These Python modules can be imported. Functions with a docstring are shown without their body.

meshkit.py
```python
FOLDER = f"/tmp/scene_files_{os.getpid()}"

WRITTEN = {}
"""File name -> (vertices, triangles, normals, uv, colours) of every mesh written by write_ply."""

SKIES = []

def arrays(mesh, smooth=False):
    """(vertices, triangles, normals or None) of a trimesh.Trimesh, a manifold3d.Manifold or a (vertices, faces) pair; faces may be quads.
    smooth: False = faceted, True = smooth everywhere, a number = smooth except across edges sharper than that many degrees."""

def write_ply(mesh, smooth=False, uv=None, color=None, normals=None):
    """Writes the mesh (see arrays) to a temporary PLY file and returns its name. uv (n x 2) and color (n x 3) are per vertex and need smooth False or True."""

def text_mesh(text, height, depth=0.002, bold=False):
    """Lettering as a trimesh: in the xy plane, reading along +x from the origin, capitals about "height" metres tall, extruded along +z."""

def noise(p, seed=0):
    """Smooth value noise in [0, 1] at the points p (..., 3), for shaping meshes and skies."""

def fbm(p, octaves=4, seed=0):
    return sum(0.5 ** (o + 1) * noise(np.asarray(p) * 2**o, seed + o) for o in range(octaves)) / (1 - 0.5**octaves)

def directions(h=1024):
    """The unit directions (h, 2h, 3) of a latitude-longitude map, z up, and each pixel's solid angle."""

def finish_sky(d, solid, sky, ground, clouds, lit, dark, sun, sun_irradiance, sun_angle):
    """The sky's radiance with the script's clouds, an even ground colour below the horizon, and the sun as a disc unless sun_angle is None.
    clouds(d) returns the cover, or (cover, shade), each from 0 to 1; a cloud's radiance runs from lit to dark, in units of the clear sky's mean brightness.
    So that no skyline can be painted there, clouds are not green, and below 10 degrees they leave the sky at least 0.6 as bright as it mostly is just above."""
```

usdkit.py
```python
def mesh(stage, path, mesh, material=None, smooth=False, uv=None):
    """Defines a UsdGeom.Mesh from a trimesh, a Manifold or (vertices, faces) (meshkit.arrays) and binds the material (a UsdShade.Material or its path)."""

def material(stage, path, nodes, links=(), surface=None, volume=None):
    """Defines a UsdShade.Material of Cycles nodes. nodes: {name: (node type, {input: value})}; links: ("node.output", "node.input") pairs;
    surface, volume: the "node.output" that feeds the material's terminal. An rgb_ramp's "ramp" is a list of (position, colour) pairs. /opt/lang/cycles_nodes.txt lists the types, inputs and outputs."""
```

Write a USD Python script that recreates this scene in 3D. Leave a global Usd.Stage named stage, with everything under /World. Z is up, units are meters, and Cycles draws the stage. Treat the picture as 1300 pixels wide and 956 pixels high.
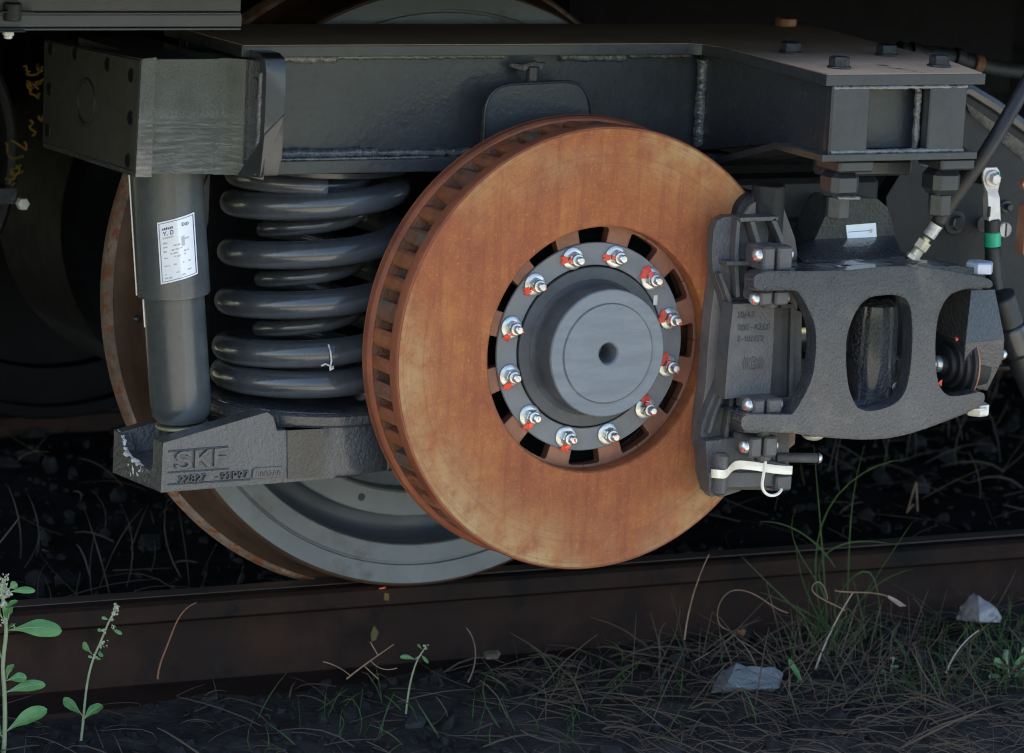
import math, random
import numpy as np, trimesh
import manifold3d as m3
from shapely.geometry import Polygon, Point, LineString
from shapely import affinity
from scipy.interpolate import PchipInterpolator, splprep, splev
import usdkit, meshkit
from pxr import Usd, UsdGeom, UsdLux, UsdShade, Gf, Sdf, Vt

# World: origin at the centre of the brake disc's outer face, x along the track, y away from the viewer, z up, metres.
stage = Usd.Stage.CreateInMemory()
UsdGeom.SetStageUpAxis(stage, 'Z'); UsdGeom.SetStageMetersPerUnit(stage, 1.0)
UsdGeom.Xform.Define(stage, '/World')
PI = math.pi
rng = np.random.default_rng(7)

# ---------------------------------------------------------------- camera
F_PX, YAW, PIT, ROLL = 5298.4, 0.497169, 0.172892, 0.051011
CAM = np.array([-2.89262, -5.07300, 1.02525])
_fwd = np.array([math.sin(YAW)*math.cos(PIT), math.cos(YAW)*math.cos(PIT), -math.sin(PIT)])
_r = np.array([math.cos(YAW), -math.sin(YAW), 0.]); _u = np.cross(_r, _fwd)
_R = _r*math.cos(ROLL)+_u*math.sin(ROLL); _U = -_r*math.sin(ROLL)+_u*math.cos(ROLL)
cam = UsdGeom.Camera.Define(stage, '/World/camera')
cam.AddTransformOp().Set(Gf.Matrix4d(*_R, 0, *_U, 0, *(-_fwd), 0, *CAM, 1))
cam.CreateHorizontalApertureAttr(36.0); cam.CreateVerticalApertureAttr(36.0*753/1024)
cam.CreateFocalLengthAttr(F_PX/1300*36.0)
cam.CreateVerticalApertureOffsetAttr(-44.5/1300*36.0)
cam.CreateClippingRangeAttr((0.1, 2000))
cam.CreateFStopAttr(8.0); cam.CreateFocusDistanceAttr(5.85)
cam.CreateExposureAttr(1.48)

# ---------------------------------------------------------------- sky and sun: the sun stands over the train, the train shades its own side
SUN = np.array([-0.66, 0.10, 0.745]); SUN /= np.linalg.norm(SUN)
elev, rot = math.asin(SUN[2]), math.atan2(SUN[0], SUN[1])
M = lambda n: '/World/Looks/'+n
sky = usdkit.material(stage, M('sky_air'), {
    's': ('sky_texture', {'sky_type': 'single_scattering', 'sun_disc': False, 'sun_elevation': elev, 'sun_rotation': rot}),
    'b': ('background_shader', {'strength': 0.125})}, [('s.color', 'b.color')], surface='b.background')
dome = UsdLux.DomeLight.Define(stage, '/World/sky')
UsdShade.MaterialBindingAPI.Apply(dome.GetPrim()).Bind(sky)
sun = UsdLux.DistantLight.Define(stage, '/World/sun')
sun.CreateIntensityAttr(1.25); sun.CreateAngleAttr(0.53); sun.CreateColorAttr((1.0, 0.95, 0.87)); sun.CreateNormalizeAttr(True)
z_ = SUN; x_ = np.cross([0, 0, 1.], z_); x_ /= np.linalg.norm(x_); y_ = np.cross(z_, x_)
sun.AddTransformOp().Set(Gf.Matrix4d(*x_, 0, *y_, 0, *z_, 0, 0, 0, 10, 1))

# ---------------------------------------------------------------- materials
def paint(name, a, b=None, rough=0.45, rvar=0.12, nscale=9., bscale=0., bdist=0.001, bdetail=3., metal=0., coat=0., bevel=0.003, spec=0.5,
          third=None, tscale=30., tlo=0.62, thi=0.72, stretch=(1, 1, 1), croll=0.1):
    """Two-tone noise colour, optional third tone in spots, cast or brushed relief, edges rounded by the bevel node."""
    b = b if b is not None else tuple(x*1.35 for x in a)
    n = {'g': ('geometry', {}), 'mp': ('mapping', {'scale': stretch}),
         'n1': ('noise_texture', {'scale': nscale, 'detail': 5., 'roughness': 0.62}),
         'r1': ('rgb_ramp', {'ramp': [(0.32, a), (0.68, b)]}),
         'rr': ('map_range', {'from_min': 0.25, 'from_max': 0.75, 'to_min': max(0.05, rough-rvar), 'to_max': min(1, rough+rvar), 'clamp': True}),
         'n3': ('noise_texture', {'scale': nscale*3.3, 'detail': 6., 'roughness': 0.7}),
         'bv': ('bevel', {'radius': bevel, 'samples': 5}),
         'p': ('principled_bsdf', {'metallic': metal, 'coat_weight': coat, 'coat_roughness': croll, 'coat_ior': 1.5, 'specular_ior_level': spec})}
    l = [('g.position', 'mp.vector'), ('mp.vector', 'n1.vector'), ('n1.fac', 'r1.fac'), ('mp.vector', 'n3.vector'), ('n3.fac', 'rr.value'), ('rr.result', 'p.roughness')]
    c = 'r1.color'
    if third is not None:
        n['n2'] = ('noise_texture', {'scale': tscale, 'detail': 6., 'roughness': 0.65})
        n['tm'] = ('map_range', {'from_min': tlo, 'from_max': thi, 'clamp': True})
        n['mx'] = ('mix_color', {'b': third})
        l += [('mp.vector', 'n2.vector'), ('n2.fac', 'tm.value'), ('tm.result', 'mx.fac'), (c, 'mx.a')]
        c = 'mx.result'
    l.append((c, 'p.base_color'))
    nn = None
    if bevel: nn = 'bv.bevel'
    if bscale:
        n['nb'] = ('noise_texture', {'scale': bscale, 'detail': bdetail, 'roughness': 0.6})
        n['bp'] = ('bump', {'distance': bdist, 'strength': 1.0})
        l += [('g.position', 'nb.vector'), ('nb.fac', 'bp.height')]
        if nn: l.append((nn, 'bp.normal'))
        nn = 'bp.normal'
    if nn: l.append((nn, 'p.normal'))
    return usdkit.material(stage, M(name), n, l, surface='p.BSDF')

GREY = (0.050, 0.054, 0.058)
m_frame = paint('frame_paint', (0.0125, 0.0138, 0.0158), (0.0215, 0.0232, 0.0255), rough=0.34, nscale=6, bscale=120, bdist=0.0008, coat=0.6, croll=0.12, third=(0.045, 0.043, 0.038), tscale=28, tlo=0.66, thi=0.80)
m_dusty = paint('dusty_top', (0.30, 0.205, 0.14), (0.40, 0.28, 0.195), rough=0.85, spec=0.15, nscale=7, bscale=200, bdist=0.0004, third=(0.03, 0.028, 0.027), tscale=9, tlo=0.66, thi=0.72)
m_cast = paint('cast_paint', (0.0115, 0.0138, 0.0178), (0.023, 0.0262, 0.032), rough=0.33, nscale=10, bscale=200, bdist=0.0060, bdetail=2.5, coat=0.9, croll=0.13, third=(0.070, 0.060, 0.048), tscale=14, tlo=0.56, thi=0.78, bevel=0.007, spec=0.5)
m_castlit = paint('lit_axle_box_paint', (0.040, 0.0415, 0.044), (0.066, 0.067, 0.068), rough=0.34, nscale=10, bscale=150, bdist=0.0045, bdetail=3.5, coat=0.8, croll=0.15, third=(0.10, 0.092, 0.08), tscale=16, tlo=0.6, thi=0.8, spec=0.5)  # lighter copy of the cast paint: light from the ground put into colour
m_rough = paint('rough_cast_paint', (0.026, 0.027, 0.028), (0.050, 0.050, 0.049), rough=0.30, nscale=14, bscale=200, bdist=0.018, bdetail=4, coat=1.0, croll=0.10, spec=0.8)
m_face = paint('machined_paint', (0.0075, 0.0082, 0.0088), (0.0125, 0.0132, 0.0138), rough=0.42, spec=0.3, nscale=14, bscale=90, bdist=0.0004)
m_weld = paint('weld_paint', (0.03, 0.032, 0.035), (0.12, 0.115, 0.10), coat=1.0, croll=0.08, rough=0.3, nscale=60, bscale=320, bdist=0.003, bevel=0, spec=0.8)
m_spring = paint('spring_paint', (0.040, 0.042, 0.047), (0.058, 0.060, 0.065), rough=0.3, rvar=0.07, nscale=16, bscale=160, bdist=0.0007, bevel=0, coat=0.8, croll=0.14, third=(0.085, 0.080, 0.072), tscale=34, tlo=0.63, thi=0.78)
m_damper = paint('damper_paint', (0.050, 0.055, 0.056), (0.066, 0.071, 0.071), rough=0.32, rvar=0.08, nscale=22, bscale=120, bdist=0.0003, bevel=0.001, coat=0.5, croll=0.18, third=(0.085, 0.082, 0.074), tscale=26, tlo=0.62, thi=0.8)
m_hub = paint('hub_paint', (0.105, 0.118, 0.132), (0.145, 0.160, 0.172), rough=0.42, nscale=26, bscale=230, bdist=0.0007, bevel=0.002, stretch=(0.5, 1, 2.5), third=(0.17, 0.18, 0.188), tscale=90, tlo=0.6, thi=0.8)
m_hubshade = paint('shaded_hub_paint', (0.040, 0.042, 0.046), (0.072, 0.073, 0.076), rough=0.5, nscale=22, bscale=260, bdist=0.0003, bevel=0.002)  # darker copy of the hub paint: side shade put into the colour
m_hubring = paint('hub_ring_paint', (0.13, 0.132, 0.136), (0.17, 0.17, 0.172), rough=0.5, nscale=18, bscale=260, bdist=0.0002, bevel=0.0015)
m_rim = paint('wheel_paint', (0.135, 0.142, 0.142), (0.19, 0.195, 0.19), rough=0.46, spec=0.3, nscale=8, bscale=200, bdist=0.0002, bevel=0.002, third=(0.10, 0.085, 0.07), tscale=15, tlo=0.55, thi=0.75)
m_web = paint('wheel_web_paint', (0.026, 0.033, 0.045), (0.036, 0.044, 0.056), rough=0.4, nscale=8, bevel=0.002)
m_tread = paint('tread_steel', (0.050, 0.027, 0.017), (0.095, 0.054, 0.034), rough=0.55, spec=0.3, nscale=12, bscale=90, bdist=0.0004, metal=0.35, bevel=0.002)
m_flange = paint('flange_rust', (0.11, 0.070, 0.048), (0.27, 0.195, 0.14), rough=0.6, nscale=24, bscale=120, bdist=0.0025, bevel=0.002, third=(0.20, 0.055, 0.016), tscale=70, tlo=0.49, thi=0.60)
m_pad = paint('pad_paint', (0.050, 0.048, 0.049), (0.080, 0.075, 0.072), rough=0.5, nscale=26, bscale=220, bdist=0.0016, bevel=0.002)
m_padback = paint('pad_backing', (0.085, 0.072, 0.066), (0.14, 0.115, 0.10), rough=0.6, nscale=14, bscale=150, bdist=0.0008, bevel=0.003, third=(0.24, 0.12, 0.07), tscale=12, tlo=0.56, thi=0.7)
m_zinc = paint('zinc_bolt', (0.50, 0.50, 0.485), (0.74, 0.74, 0.72), rough=0.3, nscale=80, metal=0.85, bevel=0.0012)
m_rimlight = paint('rim_light_paint', (0.80, 0.78, 0.75), (0.90, 0.88, 0.85), rough=0.35, metal=0.3, bevel=0)  # pale metal colour that imitates a rim light on the damper
m_pale = paint('pale_bolt', (0.50, 0.48, 0.43), (0.66, 0.64, 0.58), rough=0.4, nscale=60, metal=0.3, bevel=0.0015)
m_red = paint('red_marker', (0.78, 0.075, 0.035), (0.85, 0.11, 0.055), rough=0.5, nscale=60, bevel=0)
m_black = paint('black_rubber', (0.012, 0.012, 0.013), (0.020, 0.020, 0.021), rough=0.5, nscale=30, bscale=200, bdist=0.0003, bevel=0.001)
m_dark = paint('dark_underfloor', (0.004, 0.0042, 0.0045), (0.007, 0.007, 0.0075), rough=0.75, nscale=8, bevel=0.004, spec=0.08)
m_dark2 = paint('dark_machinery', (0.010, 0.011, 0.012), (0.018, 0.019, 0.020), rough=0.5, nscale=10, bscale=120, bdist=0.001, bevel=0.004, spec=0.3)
m_box = paint('box_paint', (0.030, 0.031, 0.031), (0.040, 0.040, 0.040), rough=0.5, nscale=10, bscale=300, bdist=0.0002, bevel=0.002)
m_green = paint('green_band', (0.015, 0.33, 0.17), (0.02, 0.38, 0.20), rough=0.5, nscale=40, bevel=0.001)
m_tin = paint('tinned_lug', (0.50, 0.46, 0.43), (0.68, 0.63, 0.59), rough=0.42, nscale=60, metal=0.45, bscale=200, bdist=0.0006, bevel=0.0015)
m_brass = paint('brass_nut', (0.62, 0.52, 0.33), (0.74, 0.66, 0.48), rough=0.35, nscale=60, metal=0.6, bevel=0.001)
m_copper = paint('copper_bar', (0.30, 0.13, 0.075), (0.38, 0.17, 0.10), rough=0.5, nscale=30, metal=0.3, bevel=0.001)
m_strap = paint('strap_ivory', (0.62, 0.56, 0.44), (0.74, 0.68, 0.56), rough=0.5, nscale=40, bevel=0.001)
m_white = paint('white_paper', (0.78, 0.78, 0.80), (0.84, 0.84, 0.85), rough=0.5, nscale=30, bevel=0)
m_ink = paint('blue_ink', (0.06, 0.07, 0.17), (0.09, 0.10, 0.22), rough=0.6, bevel=0)
m_inkpale = paint('pale_ink', (0.42, 0.40, 0.40), (0.56, 0.54, 0.54), rough=0.6, bevel=0)
m_yellow = paint('yellow_chalk', (0.085, 0.045, 0.002), (0.14, 0.08, 0.005), rough=0.7, nscale=50, bevel=0)
m_dullyellow = paint('dull_yellow', (0.060, 0.052, 0.010), (0.085, 0.072, 0.014), rough=0.8, nscale=50, bevel=0)
m_chip = paint('bare_chip', (0.55, 0.50, 0.45), (0.75, 0.72, 0.68), rough=0.6, nscale=80, bscale=300, bdist=0.002, bevel=0)
m_rail = paint('rail_rust', (0.014, 0.0088, 0.0072), (0.038, 0.0190, 0.0130), rough=0.8, spec=0.12, nscale=12, bscale=140, bdist=0.0016, bevel=0.004, third=(0.0085, 0.0078, 0.0075), tscale=6, tlo=0.5, thi=0.65)
m_railtop = paint('rail_head_steel', (0.07, 0.052, 0.043), (0.13, 0.10, 0.082), rough=0.45, nscale=14, metal=0.4, bevel=0.003, stretch=(0.15, 1, 1))
m_body = paint('car_body_paint', (0.30, 0.30, 0.30), (0.34, 0.34, 0.34), rough=0.4, nscale=3, bevel=0)
m_stone = paint('pale_stone', (0.20, 0.195, 0.20), (0.33, 0.32, 0.325), rough=0.8, nscale=25, bscale=110, bdist=0.003, bevel=0.002)
m_stone2 = paint('grey_stone', (0.16, 0.17, 0.19), (0.24, 0.25, 0.27), rough=0.8, nscale=25, bscale=110, bdist=0.003, bevel=0.002)
m_pebble = paint('ballast_stone', (0.016, 0.0155, 0.016), (0.042, 0.040, 0.040), spec=0.05, rough=0.85, nscale=22, bscale=120, bdist=0.002, bevel=0)
m_shadesoil = paint('shaded_soil', (0.009, 0.009, 0.0095), (0.020, 0.0195, 0.020), rough=0.95, spec=0.03, nscale=11, bscale=70, bdist=0.010, bdetail=6, bevel=0)  # darker copy of the soil: shade under the car put into colour
m_soil = paint('gravelly_soil', (0.030, 0.027, 0.025), (0.075, 0.067, 0.060), rough=0.95, spec=0.04, nscale=11, bscale=70, bdist=0.010, bdetail=6, bevel=0, third=(0.075, 0.072, 0.072), tscale=60, tlo=0.6, thi=0.72)
m_bounce = paint('pale_bounce_ground', (0.42, 0.37, 0.28), (0.54, 0.49, 0.38), rough=0.9, nscale=4, bscale=40, bdist=0.02, bevel=0)  # pale colour picked to bounce sunlight onto the bogie from in front

m_meadow = paint('meadow_grass', (0.045, 0.060, 0.022), (0.085, 0.095, 0.040), rough=0.95, nscale=2, bscale=30, bdist=0.03, bevel=0)
m_verge = paint('sunny_grass', (0.10, 0.115, 0.045), (0.18, 0.18, 0.085), rough=0.95, nscale=3, bscale=30, bdist=0.03, bevel=0)
def leafy(name, a, b, trans=0.35, rough=0.55, scale=60.):
    return usdkit.material(stage, M(name), {
        'g': ('geometry', {}), 'n': ('noise_texture', {'scale': scale, 'detail': 5.}),
        'r': ('rgb_ramp', {'ramp': [(0.3, a), (0.7, b)]}),
        'p': ('principled_bsdf', {'roughness': rough}), 't': ('translucent_bsdf', {}), 'x': ('mix_closure', {'fac': trans})},
        [('g.position', 'n.vector'), ('n.fac', 'r.fac'), ('r.color', 'p.base_color'), ('r.color', 't.color'), ('p.BSDF', 'x.closure1'), ('t.BSDF', 'x.closure2')], surface='x.closure')
m_leaf = leafy('weed_leaf', (0.085, 0.26, 0.075), (0.20, 0.43, 0.15), 0.2, 0.45, 34.)
m_stem = leafy('weed_stem', (0.36, 0.42, 0.22), (0.48, 0.50, 0.30), 0.15)
m_bud = leafy('weed_bud', (0.50, 0.56, 0.33), (0.80, 0.76, 0.58), 0.25)
m_straw2 = usdkit.material(stage, M('mixed_straw'), {'g': ('geometry', {}), 'r': ('rgb_ramp', {'ramp': [(0.0, (0.10, 0.075, 0.055)), (0.3, (0.22, 0.165, 0.115)), (0.55, (0.34, 0.27, 0.19)), (0.8, (0.48, 0.40, 0.29)), (1.0, (0.60, 0.53, 0.42))]}),
    'p': ('principled_bsdf', {'roughness': 0.7, 'specular_ior_level': 0.25})}, [('g.random_per_island', 'r.fac'), ('r.color', 'p.base_color')], surface='p.BSDF')
m_blade = leafy('grass_blade', (0.030, 0.075, 0.014), (0.075, 0.13, 0.03), 0.3)
m_straw = leafy('dry_straw', (0.10, 0.076, 0.054), (0.33, 0.27, 0.20), 0.15, 0.7)
m_dead = leafy('withered_grass', (0.045, 0.036, 0.027), (0.13, 0.105, 0.08), 0.1, 0.8)
m_twig = leafy('dry_twig', (0.30, 0.17, 0.10), (0.45, 0.30, 0.20), 0.1, 0.7)
m_pale_straw = leafy('bleached_straw', (0.42, 0.35, 0.28), (0.55, 0.46, 0.38), 0.1, 0.7)

# the disc's rust: fine orange bloom, paler worn scale towards the outer edge, runs that trickle down
m_rust = usdkit.material(stage, M('disc_rust'), {
    'g': ('geometry', {}), 'sx': ('separate_xyz', {}),
    'fl': ('vector_math', {'math_type': 'multiply', 'vector2': (1, 0, 1)}), 'ln': ('vector_math', {'math_type': 'length'}),
    'n1': ('noise_texture', {'scale': 11., 'detail': 12., 'roughness': 0.80, 'distortion': 0.2}),
    'r1': ('rgb_ramp', {'ramp': [(0.28, (0.135, 0.036, 0.015)), (0.40, (0.215, 0.060, 0.022)), (0.52, (0.270, 0.082, 0.026)), (0.62, (0.315, 0.112, 0.032)), (0.74, (0.36, 0.165, 0.048))]}),
    'st': ('mapping', {'scale': (46, 1, 3.2)}), 'n2': ('noise_texture', {'scale': 1.5, 'detail': 4., 'roughness': 0.6}),
    'm2': ('map_range', {'from_min': 0.46, 'from_max': 0.70, 'to_min': 0., 'to_max': 0.85, 'clamp': True}), 'x2': ('mix_color', {'b': (0.19, 0.045, 0.017)}),
    'n3': ('noise_texture', {'scale': 26., 'detail': 6., 'roughness': 0.7}),
    'e': ('map_range', {'from_min': 0.215, 'from_max': 0.318, 'clamp': True}), 'e2': ('math', {'math_type': 'power', 'value2': 1.5}),
    'ns': ('map_range', {'from_min': 0.32, 'from_max': 0.56, 'clamp': True}), 'em': ('math', {'math_type': 'multiply'}),
    'n5': ('noise_texture', {'scale': 4.2, 'detail': 4.}), 'n5r': ('map_range', {'from_min': 0.42, 'from_max': 0.60, 'to_min': 0.0, 'to_max': 1.2, 'clamp': True}), 'em2': ('math', {'math_type': 'multiply'}),
    'x3': ('mix_color', {'b': (0.36, 0.225, 0.098)}),
    'n4': ('noise_texture', {'scale': 210., 'detail': 4., 'roughness': 0.7}), 'm4': ('map_range', {'from_min': 0.56, 'from_max': 0.72, 'to_max': 0.8, 'clamp': True}), 'x4': ('mix_color', {'b': (0.43, 0.175, 0.040)}),
    'n6': ('noise_texture', {'scale': 130., 'detail': 4., 'roughness': 0.7}), 'm6': ('map_range', {'from_min': 0.56, 'from_max': 0.72, 'to_max': 0.55, 'clamp': True}), 'x6': ('mix_color', {'b': (0.16, 0.056, 0.028)}),
    'rg': ('math', {'math_type': 'multiply', 'value2': 260.}), 'nr': ('noise_texture', {'dimensions': '1D', 'scale': 1., 'detail': 3., 'roughness': 0.7}), 'mr': ('map_range', {'from_min': 0.5, 'from_max': 0.75, 'to_max': 0.32, 'clamp': True}), 'x8': ('mix_color', {'b': (0.17, 0.055, 0.024)}),
    'hs': ('math', {'math_type': 'multiply_add', 'value2': 0.35}), 'bp': ('bump', {'distance': 0.0014, 'strength': 1.0}), 'bv': ('bevel', {'radius': 0.003, 'samples': 5}),
    'p': ('principled_bsdf', {'roughness': 0.72, 'specular_ior_level': 0.35})},
    [('g.position', 'fl.vector1'), ('fl.vector', 'ln.vector1'), ('g.position', 'n1.vector'), ('n1.fac', 'r1.fac'),
     ('g.position', 'st.vector'), ('st.vector', 'n2.vector'), ('n2.fac', 'm2.value'), ('m2.result', 'x2.fac'), ('r1.color', 'x2.a'),
     ('g.position', 'n3.vector'), ('ln.value', 'e.value'), ('e.result', 'e2.value1'), ('n3.fac', 'ns.value'), ('e2.value', 'em.value1'), ('ns.result', 'em.value2'),
     ('g.position', 'n5.vector'), ('n5.fac', 'n5r.value'), ('em.value', 'em2.value1'), ('n5r.result', 'em2.value2'),
     ('em2.value', 'x3.fac'), ('x2.result', 'x3.a'), ('g.position', 'n4.vector'), ('n4.fac', 'm4.value'), ('m4.result', 'x4.fac'), ('x3.result', 'x4.a'),
     ('g.position', 'n6.vector'), ('n6.fac', 'm6.value'), ('m6.result', 'x6.fac'), ('x4.result', 'x6.a'),
     ('ln.value', 'rg.value1'), ('rg.value', 'nr.w'), ('nr.fac', 'mr.value'), ('mr.result', 'x8.fac'), ('x6.result', 'x8.a'), ('nr.fac', 'hs.value1'), ('n4.fac', 'hs.value3'),
     ('x8.result', 'p.base_color'), ('hs.value', 'bp.height'), ('bv.bevel', 'bp.normal'), ('bp.normal', 'p.normal')], surface='p.BSDF')
m_rustedge = paint('edge_rust', (0.19, 0.052, 0.023), (0.29, 0.088, 0.037), rough=0.65, nscale=18, bscale=160, bdist=0.0009, bevel=0.003)
m_rustshade = paint('rust_and_shade', (0.075, 0.028, 0.013), (0.16, 0.062, 0.026), rough=0.8, nscale=45, bscale=150, bdist=0.003, bevel=0.004, third=(0.08, 0.075, 0.055), tscale=38, tlo=0.58, thi=0.68)  # dark rust: pocket shade between the disc rings put into the colour
m_rustvane = paint('vane_edge_rust', (0.20, 0.060, 0.024), (0.31, 0.105, 0.042), rough=0.75, nscale=40, bscale=130, bdist=0.002, bevel=0.004)
m_rustshade2 = paint('vane_edge_grey_rust', (0.12, 0.055, 0.030), (0.24, 0.10, 0.05), rough=0.75, nscale=50, bscale=130, bdist=0.002, bevel=0.004, third=(0.09, 0.088, 0.075), tscale=50, tlo=0.52, thi=0.6)
m_lug = paint('lug_rust', (0.15, 0.062, 0.038), (0.24, 0.10, 0.06), rough=0.38, nscale=16, bscale=120, bdist=0.0006, bevel=0.003, metal=0.25)

# ---------------------------------------------------------------- object helpers
used = {}
LOC = {'/World': np.zeros(3)}
def numbered(parent, name):
    k = (parent, name); n = used.get(k, 0); used[k] = n+1
    return name if n == 0 else f'{name}_{n:03d}'
def keys(prim, **kw):
    for k, v in kw.items():
        if v: prim.SetCustomDataByKey(k, v)
def thing(name, label, cat, loc=(0, 0, 0), group=None):
    p = '/World/'+numbered('/World', name)
    x = UsdGeom.Xform.Define(stage, p); x.AddTranslateOp().Set(Gf.Vec3d(*map(float, loc)))
    LOC[p] = np.array(loc, float)
    keys(x.GetPrim(), label=label, category=cat, group=group)
    return p
def obj(name, mesh, material, parent='/World', smooth=35, label=None, cat=None, kind=None, group=None):
    if isinstance(mesh, (list,)): mesh = cat_(mesh)
    if name == 'weld_bead': smooth = True
    top = '/'.join(parent.split('/')[:3]) if parent != '/World' else '/World'
    p = parent+'/'+numbered(parent, name)
    v, f = (mesh.vertices, mesh.faces) if isinstance(mesh, trimesh.Trimesh) else meshkit.arrays(mesh)[:2]
    m = usdkit.mesh(stage, p, trimesh.Trimesh(np.asarray(v)-LOC[top], f, process=False), material, smooth=smooth)
    keys(m.GetPrim(), label=label, category=cat, kind=kind, group=group)
    return p
def cat_(ms):
    return trimesh.util.concatenate([trimesh.Trimesh(*meshkit.arrays(m)[:2], process=False) for m in ms])
def T(man): v, f, _ = meshkit.arrays(man); return trimesh.Trimesh(v, f, process=False)
def at(px, py, **k):
    """The point of the plane x, y or z = value that the photograph's pixel (1300 wide) shows: used to measure where a real surface lies."""
    d = _fwd+_R*(px-650)/F_PX-_U*(py-433.5)/F_PX
    a = 'xyz'.index(next(iter(k))); v = next(iter(k.values()))
    return CAM+d*(v-CAM[a])/d[a]
def xz(pts, y): return [(q[0], q[2]) for q in (at(a, b, y=y) for a, b in pts)]
# ---------------------------------------------------------------- shapes
def box(x0, x1, y0, y1, z0, z1, c=0.002):
    c = min(c, (x1-x0)/3, (y1-y0)/3, (z1-z0)/3); p = []
    for x, sx in ((x0, 1), (x1, -1)):
        for y, sy in ((y0, 1), (y1, -1)):
            for z, sz in ((z0, 1), (z1, -1)):
                p += [(x+sx*c, y+sy*c, z), (x+sx*c, y, z+sz*c), (x, y+sy*c, z+sz*c)]
    return trimesh.convex.convex_hull(np.array(p))
def hull(p): return trimesh.convex.convex_hull(np.array(p, float))
def frame_of(d):
    d = np.asarray(d, float); d = d/np.linalg.norm(d)
    a = np.array([0, 0, 1.]) if abs(d[2]) < 0.9 else np.array([1., 0, 0])
    u = np.cross(a, d); u /= np.linalg.norm(u); return u, np.cross(d, u), d
def lathe(prof, o=(0, 0, 0), axis=(0, 1, 0), n=64, closed=False, a0=0.):
    """Revolves (radius, along) pairs about the axis; closed joins the last to the first."""
    u, v, d = frame_of(axis); prof = np.array(prof, float); k = len(prof)
    t = np.arange(n)*2*PI/n+a0
    c = np.cos(t)[:, None, None]*u+np.sin(t)[:, None, None]*v
    P = np.asarray(o)+prof[None, :, :1]*c+prof[None, :, 1:]*d
    V = P.reshape(-1, 3); F = []
    m = k if closed else k-1
    for i in range(n):
        j = (i+1) % n
        for q in range(m):
            r = (q+1) % k
            a, b, c2, d2 = i*k+q, i*k+r, j*k+r, j*k+q
            F += [(a, c2, b), (a, d2, c2)]
    tm = trimesh.Trimesh(V, F, process=False); tm.merge_vertices(); tm.update_faces(tm.nondegenerate_faces()); tm.fix_normals()
    return tm
def cyl(p0, p1, r0, r1=None, n=28, c=0.0015):
    r1 = r0 if r1 is None else r1
    p0, p1 = np.array(p0, float), np.array(p1, float); L = np.linalg.norm(p1-p0); c = min(c, L/3, r0/3)
    return lathe([(0, 0), (r0-c, 0), (r0, c), (r1, L-c), (r1-c, L), (0, L)], p0, p1-p0, n)
def hexnut(p, d, r, h, n=6, a0=0.): 
    c = r*0.12
    return lathe([(0, 0), (r, 0), (r, h-c), (r-c, h), (0, h)], p, d, n, a0=a0)
def dome(p, d, r, h, n=18):
    return lathe([(0, 0), (r, 0)]+[(r*math.cos(t), h*math.sin(t)) for t in np.linspace(0.15, PI/2, 6)], p, d, n)
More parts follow.
